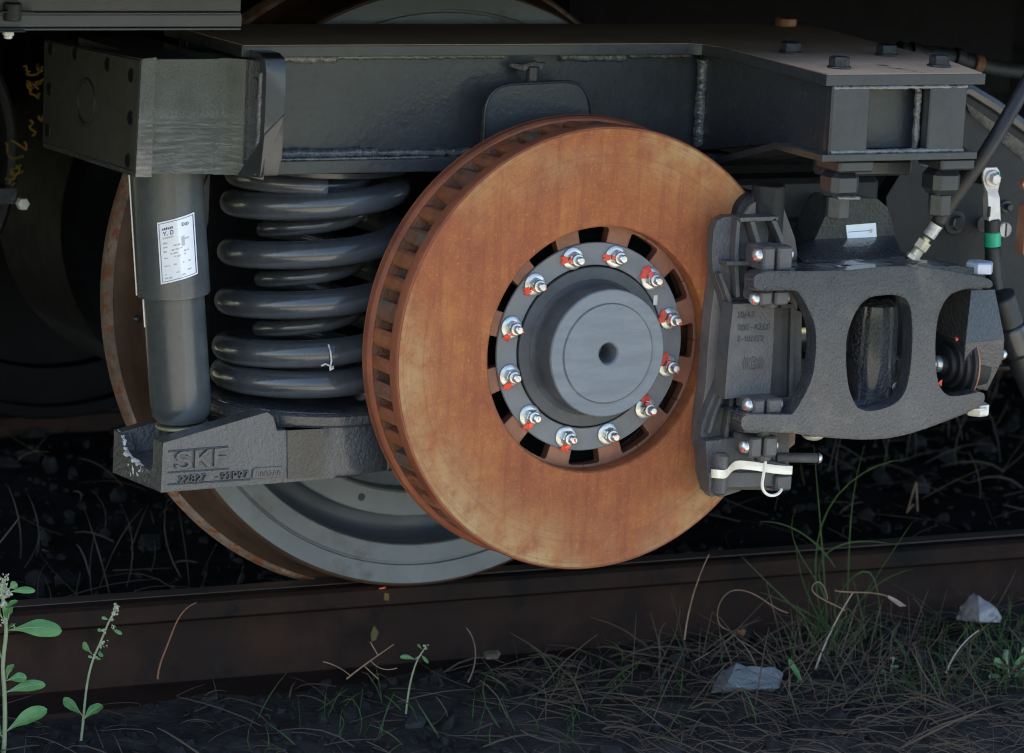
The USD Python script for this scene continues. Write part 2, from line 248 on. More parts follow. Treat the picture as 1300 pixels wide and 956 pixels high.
def tube(pts, r, n=10, closed_ends=True):
    pts = np.array(pts, float); k = len(pts); r = np.broadcast_to(np.asarray(r, float), (k,))
    tg = np.gradient(pts, axis=0); tg /= np.linalg.norm(tg, axis=1, keepdims=True)
    u, v, _ = frame_of(tg[0]); V = []
    for i in range(k):
        u = u-tg[i]*(u@tg[i]); u /= np.linalg.norm(u); v = np.cross(tg[i], u)
        a = np.arange(n)*2*PI/n
        V.append(pts[i]+r[i]*(np.cos(a)[:, None]*u+np.sin(a)[:, None]*v))
    V = np.vstack(V); F = []
    for i in range(k-1):
        for j in range(n):
            a, b = i*n+j, i*n+(j+1) % n; F += [(a, b, b+n), (a, b+n, a+n)]
    if closed_ends:
        V = np.vstack([V, pts[0], pts[-1]]); c0, c1 = len(V)-2, len(V)-1
        for j in range(n): F += [(c0, (j+1) % n, j), (c1, (k-1)*n+j, (k-1)*n+(j+1) % n)]
    return trimesh.Trimesh(V, F, process=False)
def smooth_path(pts, n=40, s=0):
    pts = np.array(pts, float); k = min(3, len(pts)-1)
    tck, _ = splprep(pts.T, s=s, k=k); return np.array(splev(np.linspace(0, 1, n), tck)).T
def prism(poly, y0, y1, holes=(), rnd=0.0):
    """(x, z) outline with holes, extruded from y0 back to y1."""
    p = Polygon(poly, holes).buffer(0)
    if rnd: p = p.buffer(-rnd).buffer(2*rnd, quad_segs=5).buffer(-rnd, quad_segs=5)
    m = trimesh.creation.extrude_polygon(p, y1-y0, engine='earcut')
    v = m.vertices; m.vertices = np.stack([v[:, 0], y1-v[:, 2], v[:, 1]], 1)
    m.fix_normals(); return m
def plan(poly, z0, z1):
    """(x, y) outline, extruded upward."""
    m = trimesh.creation.extrude_polygon(Polygon(poly).buffer(0), z1-z0, engine='earcut'); m.apply_translation([0, 0, z0]); return m
def weld(p0, p1, r=0.006, seed=0):
    p0, p1 = np.array(p0, float), np.array(p1, float); L = np.linalg.norm(p1-p0); k = max(8, int(L/0.003))
    t = np.linspace(0, 1, k); P = p0+(p1-p0)*t[:, None]
    nz = meshkit.noise(np.stack([t*L*160, np.full(k, seed*3.7), np.zeros(k)], 1), seed)
    g = np.random.default_rng(seed); P = P+g.normal(0, r*0.08, P.shape)
    return tube(P, r*(0.72+0.5*nz), 7)
def text(s, h, o, right=(1, 0, 0), up=(0, 0, 1), depth=0.002, bold=False, stretch=1.):
    m = meshkit.text_mesh(s, h, depth, bold); r, u = np.array(right, float), np.array(up, float)
    r /= np.linalg.norm(r); u /= np.linalg.norm(u); w = np.cross(r, u); v = m.vertices
    m.vertices = np.asarray(o)+v[:, :1]*r*stretch+v[:, 1:2]*u+(v[:, 2:]-0.0004)*w
    return m
def rock(c, s, seed, flat=1.):
    g = np.random.default_rng(seed); p = g.normal(size=(16, 3)); p /= np.linalg.norm(p, axis=1, keepdims=True); p *= g.uniform(0.75, 1.1, (16, 1))
    return hull(np.asarray(c)+p*np.array(s)*[1, 1, flat])

# ================================================================ the setting: soil, ballast, rail
def ground_z(x, y):
    p = np.stack([np.asarray(x, float), np.asarray(y, float), np.zeros(np.shape(x))], -1)
    z = -0.605+0.05*(meshkit.fbm(p*2.2, 4, 3)-0.5)+0.018*(meshkit.fbm(p*14, 3, 5)-0.5)
    x, y = p[..., 0], p[..., 1]
    z = z+0.035*np.clip((x-0.75)/0.6, 0, 1)*np.clip((y+0.6)/0.6, 0, 1)
    z = z+0.055*np.clip((y-0.62)/0.15, 0, 1)*np.clip((3.0-y)/0.5, 0, 1)+0.05*np.exp(-((x-0.2)/0.45)**2-((y-1.25)/0.3)**2)
    return z
def sheet(xs, ys, name, mat):
    X, Y = np.meshgrid(xs, ys, indexing='ij'); Z = ground_z(X, Y); nx, ny = X.shape
    V = np.stack([X, Y, Z], -1).reshape(-1, 3); i = np.arange((nx-1)*ny).reshape(nx-1, ny)[:, :-1].ravel()
    F = np.vstack([np.stack([i, i+ny, i+ny+1], 1), np.stack([i, i+ny+1, i+1], 1)])
    return obj(name, trimesh.Trimesh(V, F, process=False), mat, smooth=True, kind='structure')
xs = np.unique(np.concatenate([np.linspace(-300, -14, 12), np.linspace(-14, -1.4, 30), np.linspace(-1.4, 2.4, 210), np.linspace(2.4, 14, 30), np.linspace(14, 300, 12)]))
ys = np.unique(np.concatenate([np.linspace(-300, -10, 14), np.linspace(-10, -0.9, 30), np.linspace(-0.9, 2.4, 190), np.linspace(2.4, 14, 30), np.linspace(14, 300, 12)]))
yf = ys[ys <= -0.44]; ya = yf[yf >= -3.6]; xa = xs[(xs >= -2.6) & (xs <= 3.2)]
g = sheet(xs, yf[yf <= ya[0]], 'meadow', m_meadow)
g = sheet(xs[xs <= xa[0]], ya, 'meadow', m_meadow); g = sheet(xs[xs >= xa[-1]], ya, 'meadow', m_meadow)
g = sheet(xa, ya, 'gravel_path', m_bounce)  # unseen pale patch added in front of the train to bounce light
yt = ys[(ys >= ys[ys <= -0.44][-1]) & (ys <= 2.95)]; yk = yt[yt <= 0.57][-1]
g = sheet(xs, yt[yt <= yk], 'track_side', m_soil)
g = sheet(xs, yt[yt >= yk], 'track_bed', m_shadesoil)
g = sheet(xs, ys[ys >= ys[ys <= 2.95][-1]], 'grass_verge', m_verge)

def rail_mesh(y0, part):
    """Head, web and foot of a flat-bottomed rail whose running edge runs along x."""
    X0, X1 = -20, 20; Z = -0.4643
    if part == 'head': P = [(0, -0.006), (0.006, 0), (0.064, 0), (0.070, -0.006), (0.070, -0.030), (0.044, -0.040), (0.026, -0.040), (0, -0.030)]
    elif part == 'web': P = [(0.026, -0.0395), (0.044, -0.0395), (0.043, -0.135), (0.027, -0.135)]
    else: P = [(-0.035, -0.160), (0.105, -0.160), (0.105, -0.150), (0.043, -0.134), (0.027, -0.134), (-0.035, -0.150)]
    m = trimesh.creation.extrude_polygon(Polygon(P), X1-X0, engine='earcut'); v = m.vertices
    m.vertices = np.stack([X0+v[:, 2], y0+v[:, 0], Z+v[:, 1]], 1); m.fix_normals(); return m
for nm, y0, lb in (('near', 0.532, 'brown rusty rail right under the grey wheel, nearer of the two'), ('far', 2.068, 'dark rail under the far wheel in deep shade')):
    r = thing('rail', lb, 'rail', (0, y0, -0.62))
    h = obj('rail_head', rail_mesh(y0, 'head'), m_rail, r); obj('rail_web', rail_mesh(y0, 'web'), m_rail, r); obj('rail_foot', rail_mesh(y0, 'foot'), m_rail, r)
    obj('running_band', box(-20, 20, y0+0.030, y0+0.066, -0.4650, -0.4630, 0.0005), m_railtop, r)
    if nm == 'near':
        ry = np.random.default_rng(5)
        for (px, py, w, h_, mm) in ((490, 757, 0.006, 0.010, m_yellow), (487, 746, 0.008, 0.003, m_red), (476, 806, 0.009, 0.016, m_dullyellow)):
            c = at(px, py, y=y0-0.0004)
            obj('paint_mark', hull(c+np.stack([ry.normal(0, w/2, 14), ry.uniform(-0.0012, 0, 14), ry.normal(0, h_/2, 14)], 1)), mm, r)  # small yellow and red spots on the rail's side
for i, x in enumerate((-1.0, -0.35, 0.30, 0.95, 1.6, 2.25)):
    obj('sleeper', box(x-0.12, x+0.12, 0.48, 2.75, -0.80, -0.625, 0.01), m_dark2, kind='structure')

# ================================================================ brake disc
AY = (0, 1, 0)
bd = thing('brake_disc', 'large rust orange ventilated brake disc with grey hub in the middle', 'brake disc', (0, 0, 0))
p = obj('friction_ring', lathe([(0.1766, 0.0025), (0.179, 0), (0.3165, 0), (0.3165, 0.0235), (0.1766, 0.0235)], axis=AY, n=180, closed=True), m_rust, bd)
obj('edge_band', lathe([(0.3167, 0.0003), (0.3185, 0.0008), (0.3205, 0.004), (0.3205, 0.0205), (0.3185, 0.0233), (0.3167, 0.0233)], axis=AY, n=180, closed=True), m_rustedge, p)
p = obj('friction_ring', lathe([(0.180, 0.083), (0.3155, 0.083), (0.3155, 0.1030), (0.180, 0.1030)], axis=AY, n=180, closed=True), m_rustshade, bd, label='rear rusty ring of the disc, behind the cooling vanes')
obj('edge_band', lathe([(0.3158, 0.0825), (0.320, 0.0825), (0.3235, 0.086), (0.3235, 0.101), (0.320, 0.1035), (0.3158, 0.1035)], axis=AY, n=180, closed=True), m_rustedge, p)
obj('edge_lip', lathe([(0.3236, 0.0965), (0.3246, 0.098), (0.3236, 0.1005)], axis=AY, n=180, closed=True), m_rustedge, p)
gv = np.random.default_rng(11)
for k in range(52):
    a = 2*PI*(k+0.5)/52+gv.normal(0, 0.004); w = gv.uniform(0.0100, 0.0138)
    P = [(0.215, -0.005), (0.30, -w*0.75), (0.3125, -w), (0.317, -w*0.5), (0.317, w*0.5), (0.3125, w), (0.30, w*0.75), (0.215, 0.005)]
    m = prism(P, 0.0225, 0.0835); v = m.vertices
    wa = np.clip(1-np.abs(v[:, 1]-0.053)/0.031, 0, 1)
    m.vertices = np.stack([v[:, 0]*math.cos(a)-v[:, 2]*math.sin(a), v[:, 1], v[:, 0]*math.sin(a)+v[:, 2]*math.cos(a)], 1)
    obj('cooling_vane', m, m_rustvane if k % 3 else m_rustshade2, bd)
obj('vane_core', lathe([(0.250, 0.0236), (0.292, 0.0236), (0.284, 0.035), (0.284, 0.072), (0.292, 0.0829), (0.250, 0.0829)], axis=AY, n=120, closed=True), m_rustshade, bd)  # closes the pockets; their shade is put into its dark rust
for k in range(12):
    a0 = math.radians(15.8+30*k)
    pol = lambda r, t: (r*math.cos(math.radians(t)), r*math.sin(math.radians(t)))
    sec_ = Polygon([pol(0.1772, t) for t in np.linspace(-14.9, 14.9, 13)]+[pol(0.139, t) for t in np.linspace(14.9, -14.9, 13)])
    for sgn in (-1, 1):
        win = Polygon([pol(0.1725, t) for t in np.linspace(-8.6, 8.6, 9)]+[pol(0.140, t) for t in np.linspace(8.0, -8.0, 9)]).buffer(-0.004).buffer(0.004)
        win = win.union(Polygon([pol(0.150, t) for t in np.linspace(-8.2, 8.2, 9)]+[pol(0.130, t) for t in np.linspace(8.2, -8.2, 9)]))
        sec_ = sec_.difference(affinity.rotate(win, 15*sgn, origin=(0, 0)))
    if sec_.geom_type != 'Polygon': sec_ = max(sec_.geoms, key=lambda q_: q_.area)
    m = prism(list(sec_.exterior.coords)[:-1], 0.0275, 0.044); v = m.vertices
    m.vertices = np.stack([v[:, 0]*math.cos(a0)-v[:, 2]*math.sin(a0), v[:, 1], v[:, 0]*math.sin(a0)+v[:, 2]*math.cos(a0)], 1)
    obj('mounting_lug', m, m_lug, bd)
obj('inner_wall', lathe([(0.1767, 0.0236), (0.1773, 0.030), (0.1773, 0.0455), (0.181, 0.0455), (0.181, 0.0236)], axis=AY, n=120, closed=True), m_lug, bd)
obj('back_web', lathe([(0.12, 0.075), (0.1795, 0.075), (0.1795, 0.078), (0.12, 0.078)], axis=AY, n=90, closed=True), m_dark, bd)  # added near-black ring: dark void behind the windows put into colour
obj('clamp_ring', lathe([(0.1178, 0.026), (0.119, 0.0245), (0.1497, 0.0245), (0.151, 0.026), (0.151, 0.0274), (0.1178, 0.0274)], axis=AY, n=120, closed=True), m_hubring, bd)
hn = obj('hub_neck', lathe([(0.0985, 0.0218), (0.0940, 0.0180), (0.0926, 0.0130), (0.0921, 0.006), (0.0920, -0.0240)], axis=AY, n=128), m_hubshade, bd)  # neck in the darker hub copy: side shade put into colour
hb = obj('hub', lathe([(0.0920, -0.0238), (0.0919, -0.0264), (0.0903, -0.0280),
      (0.0728, -0.0280), (0.0718, -0.0272), (0.0708, -0.0300), (0.0170, -0.0302), (0.0145, -0.028), (0.0135, -0.012), (0.0125, 0.012), (0, 0.016)], axis=AY, n=128), m_hub, bd)
obj('hub_flange', lathe([(0.1162, 0.06), (0.1162, 0.025), (0.1150, 0.0228), (0.0984, 0.0221), (0.094, 0.03), (0.094, 0.06)], axis=AY, n=128, closed=True), m_hubshade, hb)  # recess shade around the neck put into the flange's colour
obj('hub_shaft', cyl((0, 0.04, 0), (0, 0.14, 0), 0.125, n=64), m_dark2, bd)
obj('balance_mark', box(*(lambda c: (c[0]-0.0035, c[0]+0.0035, 0.0238, 0.0250, c[2]-0.0075, c[2]+0.0075))(at(832, 381, y=0.0245)), c=0.0005), m_pale, bd)
gb = np.random.default_rng(3)
for k in range(12):
    a = math.radians(15.8+30*k); c = np.array([0.1336*math.cos(a), 0, 0.1336*math.sin(a)])
    at_ = lambda y: c+[0, y, 0]
    nt = obj('nut', hexnut(at_(0.0195), (0, -1, 0), 0.0110, 0.0095, a0=gb.uniform(0, 1)), m_zinc, bd)
    obj('washer', lathe([(0, 0), (0.0158, 0), (0.0165, 0.001), (0.0162, 0.0028), (0.0120, 0.0050), (0, 0.0050)], at_(0.0245), (0, -1, 0), 32), m_zinc, nt)
    obj('collar', lathe([(0, 0), (0.0092, 0), (0.0086, 0.004), (0.0062, 0.005), (0, 0.005)], at_(0.0102), (0, -1, 0), 24), m_zinc, nt)
    obj('stud', lathe([(0, 0), (0.0062, 0), (0.0062, 0.0075), (0.0045, 0.0098), (0, 0.0102)], at_(0.0060), (0, -1, 0), 18), m_zinc, nt)
    lo, hi = ({0: (130, 200), 1: (100, 175), 2: (165, 200), 3: (165, 205), 4: (195, 235), 5: (225, 255), 6: (235, 280), 7: (235, 280), 8: (245, 285), 9: (300, 350), 10: (70, 130), 11: (95, 175)}[k])
    th = np.radians(np.linspace(lo, hi, 9)); o = at_(0.0195)+[0, -0.0002, 0]; V = []
    for i, t in enumerate(th):
        r1 = 0.0172+gb.uniform(-0.0015, 0.0018)
        for rr, yy in ((0.0112, -0.0015), (r1, 0.0018), (r1+0.0025, 0.0040)): V.append(c+[(rr-(0.0015 if yy > 0.003 and gb.random() < 0.5 else 0))*math.cos(t), 0.0195+yy-0.0006, rr*math.sin(t)])
    F = [(i*3+j, i*3+j+1, (i+1)*3+j+1) for i in range(8) for j in range(2)]+[(i*3+j, (i+1)*3+j+1, (i+1)*3+j) for i in range(8) for j in range(2)]
    s1 = trimesh.Trimesh(np.array(V), F, process=False); s2 = s1.copy(); s2.vertices = s2.vertices+[0, 0.0005, 0]; s2.invert()
    tm = math.radians((lo+hi)/2); q = at_(0.0)+[0.0085*math.cos(tm), 0.0092, 0.0085*math.sin(tm)]
    s3 = hull(q+gb.normal(0, 1, (14, 3))*[0.0025, 0.0008, 0.0025])
    tip = at_(-0.0028)+[0.003*math.cos(tm+3), 0, 0.003*math.sin(tm+3)]
    s4 = hull(tip+gb.normal(0, 1, (12, 3))*[0.0020, 0.0012, 0.0020]+[0.0, 0.0, -0.0015])
    obj('paint_mark', [s1, s2, s3, s4], m_red, nt, smooth=False)

# ================================================================ wheelset behind the disc
ws = thing('wheelset', 'big grey painted railway wheel with rusty flange on its axle behind the disc', 'train wheel', (0, 0.55, 0))
def wheel(y, s, mats, label=None):
    """One wheel whose outer face lies at y; s = 1 when the flange is on the far side."""
    Y = lambda d: y+s*d
    pr = lambda P: [(r, Y(d)) for r, d in P]
    t = obj('tyre', lathe(pr([(0.4560, 0.001), (0.4612, 0.0015), (0.4643, 0.005), (0.4660, 0.06), (0.4690, 0.085), (0.4740, 0.097), (0.4850, 0.105), (0.44, 0.125), (0.40, 0.125), (0.40, 0.03), (0.4560, 0.03)]), axis=AY, n=200, closed=True), mats[0], ws, label=label)
    obj('flange', lathe(pr([(0.4800, 0.1038), (0.4905, 0.108), (0.4945, 0.115), (0.4960, 0.122), (0.4945, 0.132), (0.4900, 0.139), (0.470, 0.141), (0.47, 0.1038)]), axis=AY, n=200, closed=True), mats[1], t)
    obj('rim', lathe(pr([(0.4585, -0.002), (0.4300, -0.002), (0.4292, 0.003), (0.4258, 0.003), (0.4250, -0.002), (0.3990, -0.002), (0.3970, 0.0), (0.3965, 0.03), (0.4585, 0.03)]), axis=AY, n=160, closed=True), mats[2], ws)
    obj('web', lathe(pr([(0.3966, 0.022), (0.385, 0.032), (0.372, 0.036), (0.356, 0.035), (0.30, 0.05), (0.20, 0.05), (0.12, 0.02), (0.12, 0.08), (0.3966, 0.10)]), axis=AY, n=128, closed=True), mats[3], ws)
    obj('inner_ring', lathe(pr([(0.3565, 0.018), (0.3545, 0.016), (0.3200, 0.016), (0.3165, 0.019), (0.314, 0.045), (0.3565, 0.045)]), axis=AY, n=128, closed=True), mats[2], ws)
wheel(0.5153, 1, (m_tread, m_flange, m_rim, m_web))
c = at(459, 631, y=0.5313); obj('vent_hole', lathe([(0, -0.0004), (0.0060, -0.0004), (0.0060, 0.001)], c, AY, 24), m_black, ws)
wheel(2.155, -1, (m_dark, m_dark, m_dark, m_dark), label='far wheel of the pair, its deep shade painted into the colour')  # painted near black: the shade is put into the wheel's colour
obj('axle', cyl((0, 0.05, 0), (0, 2.2, 0), 0.09, n=48), m_dark2, ws)
obj('gear_case', [cyl((-0.02, 1.22, 0.0), (-0.02, 1.55, 0.0), 0.30, n=64, c=0.02)], m_dark, ws)

# ================================================================ bogie frame: side beam, cross arm, end bracket
bf = thing('bogie_frame', 'dark grey welded bogie side beam with bolted arm above the brake disc', 'bogie frame', (0, 0.29, 0.33))
ZT, ZB = 0.417, 0.2345
# top plate: beam with the arm that bends out towards the viewer
outl = [(-0.50, 0.16), (0.215, 0.16), (0.232, 0.150), (0.241, 0.115), (0.2165, -0.2155), (0.4815, -0.2155), (0.5229, -0.072), (0.5558, 0.2104), (0.5864, 0.43), (-0.50, 0.43)]
def plate(pts, z0, z1, c=0.003):
    b = Polygon(pts); return plan(list(b.exterior.coords)[:-1], z0, z1)
tp = obj('top_plate', plate(outl, 0.4015, 0.4166), m_frame, bf)
obj('dust_layer', plate(list(Polygon(outl).buffer(-0.004).exterior.coords)[:-1], 0.4166, 0.4176), m_dusty, tp)
obj('web_plate', box(-0.49, 0.262, 0.198, 0.222, 0.2545, 0.4013), m_frame, bf)
obj('web_plate', box(-0.49, 0.50, 0.375, 0.400, 0.2545, 0.4013), m_frame, bf)
outb = [(-0.50, 0.162), (0.205, 0.162), (0.222, 0.152), (0.230, 0.115), (0.2125, -0.222), (0.4722, -0.222), (0.512, -0.075), (0.545, 0.21), (0.575, 0.43), (-0.50, 0.43)]
# lower flange of the beam and the sloping lower plate of the arm
obj('lower_flange', plate([(-0.50, 0.16), (0.30, 0.16), (0.30, 0.43), (-0.50, 0.43)], 0.2365, 0.2546), m_frame, bf)
xl, xr = 0.2135, 0.4720
lowp = []
for (x0, x1, y, z) in ((xl, xr, -0.222, 0.2965), (xl+0.004, xr+0.03, -0.09, 0.2965), (0.226, 0.52, 0.10, 0.2450), (0.262, 0.545, 0.21, 0.2365)):
    lowp.append([(x0, y, z), (x1, y, z), (x1, y, z+0.0095), (x0, y, z+0.0095)])
obj('lower_plate', cat_([hull(lowp[i]+lowp[i+1]) for i in range(3)]), m_frame, bf)
# arm sides
obj('side_plate', cat_([hull([(0.2276, -0.214, 0.3058), (0.2276, -0.214, 0.4013), (0.2466, -0.214, 0.3058), (0.2466, -0.214, 0.4013), (0.2400, -0.09, 0.3058), (0.2400, -0.09, 0.4013), (0.2590, -0.09, 0.3058), (0.2590, -0.09, 0.4013)]),
      hull([(0.2400, -0.0901, 0.3058), (0.2400, -0.0901, 0.4013), (0.2590, -0.0901, 0.3058), (0.2590, -0.0901, 0.4013), (0.262, 0.22, 0.2500), (0.262, 0.22, 0.4013), (0.281, 0.22, 0.2500), (0.281, 0.22, 0.4013)])]), m_frame, bf)
obj('side_plate', hull([(0.4527, -0.212, 0.3058), (0.4527, -0.212, 0.4013), (0.437, -0.212, 0.3058), (0.437, -0.212, 0.4013), (0.53, 0.35, 0.2500), (0.53, 0.35, 0.4013), (0.512, 0.35, 0.2500), (0.512, 0.35, 0.4013)]), m_frame, bf)
obj('end_rib', box(0.2285, 0.2905, -0.2160, -0.196, 0.3060, 0.4010), m_frame, bf)
obj('end_rib', box(0.3905, 0.4527, -0.2160, -0.196, 0.3060, 0.4010), m_frame, bf)
obj('end_web', box(0.2470, 0.4368, -0.176, -0.160, 0.3062, 0.4012), m_frame, bf)
for a, b, r, s in (((0.2935, -0.193, 0.307), (0.2935, -0.193, 0.400), 0.003, 1), ((0.3855, -0.193, 0.307), (0.3855, -0.193, 0.400), 0.0055, 2), ((0.23, -0.214, 0.3085), (0.452, -0.214, 0.3085), 0.0035, 3), ((0.23, -0.214, 0.3985), (0.452, -0.214, 0.3985), 0.003, 4),
                   ((-0.45, 0.193, 0.2605), (-0.27, 0.193, 0.2605), 0.008, 5), ((-0.27, 0.194, 0.2595), (-0.02, 0.194, 0.2595), 0.006, 6), ((-0.455, 0.194, 0.3955), (-0.34, 0.194, 0.3955), 0.0075, 7), ((-0.34, 0.195, 0.3965), (-0.07, 0.195, 0.3965), 0.004, 8), ((0.02, 0.194, 0.3955), (0.13, 0.194, 0.3955), 0.0075, 9), ((0.13, 0.195, 0.3965), (0.24, 0.195, 0.3965), 0.004, 10),
                   ((0.2565, 0.185, 0.262), (0.2565, 0.185, 0.395), 0.009, 12), ((0.234, -0.20, 0.3085), (0.244, -0.09, 0.3085), 0.004, 13), ((-0.45, 0.166, 0.2565), (-0.20, 0.166, 0.2565), 0.0025, 14)):
    obj('weld_bead', weld(a, b, r, s), m_weld, bf)
for i, (px, py) in enumerate(((1003, 68), (1065, 87), (1125, 71), (1192, 85))):
    c = at(px, py, z=ZT); c[2] = 0.4176
    w = obj('bolt_head', hexnut(c+[0, 0, 0.003], (0, 0, 1), 0.0150, 0.0135, a0=0.1+0.02*i), m_frame, bf)
    obj('washer', cyl(c, c+[0, 0, 0.003], 0.0175), m_frame, w)
c = at(982, 30, z=ZT); obj('plug', cyl((c[0], c[1]-0.035, 0.4176), (c[0], c[1]-0.035, 0.430), 0.017), m_copper, bf)
# pads, studs and nuts that hang below the arm
for i, (px, py, dz) in enumerate(((1072, 208, 0), (1201, 205, 0))):
    c = at(px, py, y=-0.185); x, y = c[0], -0.185
    pd = obj('pad', box(x-0.029, x+0.029, y-0.032, y+0.03, 0.2795, 0.2963, 0.003), m_frame, bf)
    nt = obj('nut', box(x-0.030, x+0.016, y-0.024, y+0.022, 0.2415, 0.2793, 0.009), m_frame, bf)
    obj('stud_end', hexnut((x-0.008, y-0.002, 0.2413), (0, 0, -1), 0.017, 0.030, a0=0.4), m_frame, nt)
    if i == 0: obj('weld_bead', weld((x-0.024, y-0.026, 0.2430), (x+0.012, y-0.026, 0.2430), 0.003, 31), m_weld, bf)
obj('cross_bar', box(0.2750, 0.4200, -0.14, -0.10, 0.262, 0.285, 0.004), m_frame, bf)
# shield plate behind the disc, with its clip
m = prism(xz([(612, 190), (616, 140), (622, 122), (634, 111), (650, 107), (722, 104), (736, 108), (745, 120), (750, 145), (752, 190)], 0.15), 0.150, 0.158)
sp = obj('shield_plate', m, m_frame, bf)
obj('shield_rim', tube(smooth_path([at(px, py, y=0.1495) for px, py in ((612, 185), (616, 140), (622, 122), (634, 111), (650, 107), (690, 105), (722, 104), (736, 108), (745, 120), (750, 145))], 50), 0.0022, 8), m_frame, sp)
c = at(676, 96, y=0.165); obj('shield_clip', cyl(c+[0, 0, 0.014], c+[0, 0, -0.02], 0.0095), m_frame, sp)
obj('clip_weld', [tube([c+[-0.028, 0.018, 0.014], c+[-0.012, 0.006, 0.011], c+[0, 0, 0.015], c+[0.014, 0.006, 0.012], c+[0.028, 0.018, 0.015]], [0.003, 0.006, 0.008, 0.006, 0.003], 8)], m_weld, sp)
# the cast bracket at the left end: its skin is pebbly above and rippled below
m_bracket = usdkit.material(stage, M('bracket_cast_paint'), {'g': ('geometry', {}), 'sx': ('separate_xyz', {}), 'mr': ('map_range', {'from_min': 0.305, 'from_max': 0.335, 'clamp': True}),
    'mp': ('mapping', {'scale': (22, 22, 110)}), 'n': ('noise_texture', {'scale': 1.4, 'detail': 4., 'roughness': 0.6, 'distortion': 0.8}), 'n2': ('noise_texture', {'scale': 230., 'detail': 3., 'roughness': 0.6}),
    'mx': ('mix_float', {}), 'c': ('noise_texture', {'scale': 26., 'detail': 5.}), 'r': ('rgb_ramp', {'ramp': [(0.3, (0.024, 0.025, 0.027)), (0.7, (0.048, 0.048, 0.048))]}),
    'bv': ('bevel', {'radius': 0.005, 'samples': 5}), 'bp': ('bump', {'distance': 0.009}), 'p': ('principled_bsdf', {'roughness': 0.3, 'coat_weight': 1.0, 'coat_roughness': 0.10, 'coat_ior': 1.8, 'specular_ior_level': 0.8})},
    [('g.position', 'sx.vector'), ('sx.z', 'mr.value'), ('g.position', 'mp.vector'), ('mp.vector', 'n.vector'), ('g.position', 'n2.vector'), ('mr.result', 'mx.fac'), ('n.fac', 'mx.a'), ('n2.fac', 'mx.b'),
     ('g.position', 'c.vector'), ('c.fac', 'r.fac'), ('r.color', 'p.base_color'), ('mx.result', 'bp.height'), ('bv.bevel', 'bp.normal'), ('bp.normal', 'p.normal')], surface='p.BSDF')
XL = -0.6523
v0 = [(XL, 0.1525, 0.4005), (XL, 0.16, 0.2369), (XL, 0.50, 0.2322), (XL, 0.505, 0.3873)]
br = obj('end_bracket', cat_([hull(v0+[(-0.628, 0.158, 0.402), (-0.628, 0.1605, 0.2365), (-0.628, 0.50, 0.232), (-0.628, 0.505, 0.39)]),
     hull([(-0.628, 0.166, 0.398), (-0.628, 0.1672, 0.240), (-0.628, 0.44, 0.240), (-0.628, 0.44, 0.398), (-0.53, 0.166, 0.3985), (-0.53, 0.1664, 0.238), (-0.53, 0.44, 0.238), (-0.53, 0.44, 0.400)])]), m_bracket, bf)
# smooth machined outer face of the bracket with its hole pattern
fc = obj('machined_face', hull([(XL-0.0022, y, z) for _, y, z in ((0, 0.1555, 0.3985), (0, 0.1625, 0.2450), (0, 0.498, 0.2400), (0, 0.503, 0.3860))]+[(XL+0.001, y, z) for _, y, z in ((0, 0.1535, 0.3995), (0, 0.1605, 0.2430), (0, 0.4995, 0.2380), (0, 0.5045, 0.3870))]), m_face, bf)
for px, py in ((64, 62), (95, 68), (136, 82), (166, 96), (62, 113), (165, 150), (60, 166), (162, 204)):
    c = at(px, py, x=XL-0.0025)
    obj('bolt_hole', lathe([(0, -0.0004), (0.0088, -0.0004), (0.0088, 0.001)], c, (1, 0, 0), 20), m_dark, fc); obj('hole_rim', lathe([(0.0088, -0.0004), (0.0100, -0.0010), (0.0112, 0.0004)], c, (1, 0, 0), 20), m_face, fc)
c = at(109, 130, x=XL-0.0025); obj('cast_boss', lathe([(0.036, 0.002), (0.034, -0.0012), (0.030, -0.0015), (0.026, 0.0022)], c, (1, 0, 0), 40), m_face, fc)
# concave fillet and the flange that turns forward, seen from its left side
sec = [(-0.532, 0.166), (-0.512, 0.164), (-0.499, 0.156), (-0.491, 0.143), (-0.4865, 0.125), (-0.4830, 0.108), (-0.468, 0.104), (-0.452, 0.108), (-0.4502, 0.24), (-0.532, 0.24)]
def fil(zt, zb): return [trimesh.convex.convex_hull(np.array([(x, y, z) for x, y in q for z in (zb, zt)])) for q in ([sec[0], sec[1], (-0.512, 0.24), (-0.532, 0.24)], [sec[1], sec[2], (-0.499, 0.24), (-0.512, 0.24)], [sec[2], sec[3], (-0.491, 0.24), (-0.499, 0.24)], [sec[3], sec[4], (-0.4865, 0.24), (-0.491, 0.24)])]
obj('bracket_fillet', plan(list(smooth_path([(x, y, 0) for x, y in sec[:6]], 16)[:, :2])+[(-0.4830, 0.24), (-0.532, 0.24)], 0.237, 0.399), m_bracket, br)
fl = prism([(0.108, 0.268), (0.118, 0.2415), (0.24, 0.236), (0.24, 0.414), (0.13, 0.4105), (0.112, 0.405), (0.105, 0.385), (0.104, 0.32)], 0, 0.030); v = fl.vertices
fl.vertices = np.stack([-0.4868+v[:, 1], v[:, 0], v[:, 2]], 1); fl.fix_normals()
fp = obj('flange_plate', fl, m_frame, bf)
obj('flange_gusset', hull([(-0.457, 0.1035, 0.330), (-0.4868, 0.1035, 0.300), (-0.4868, 0.112, 0.2400), (-0.462, 0.16, 0.2368), (-0.462, 0.104, 0.31), (-0.505, 0.150, 0.2375)]), m_frame, fp)
c = np.array([-0.4870, 0.140, 0.362]); obj('bolt_hole', lathe([(0, -0.0006), (0.0115, -0.0006), (0.0115, 0.001)], c, (1, 0, 0), 28), m_dark, fp); obj('hole_rim', lathe([(0.0115, -0.0006), (0.0145, -0.0022), (0.0175, 0.0004)], c, (1, 0, 0), 28), m_frame, fp)
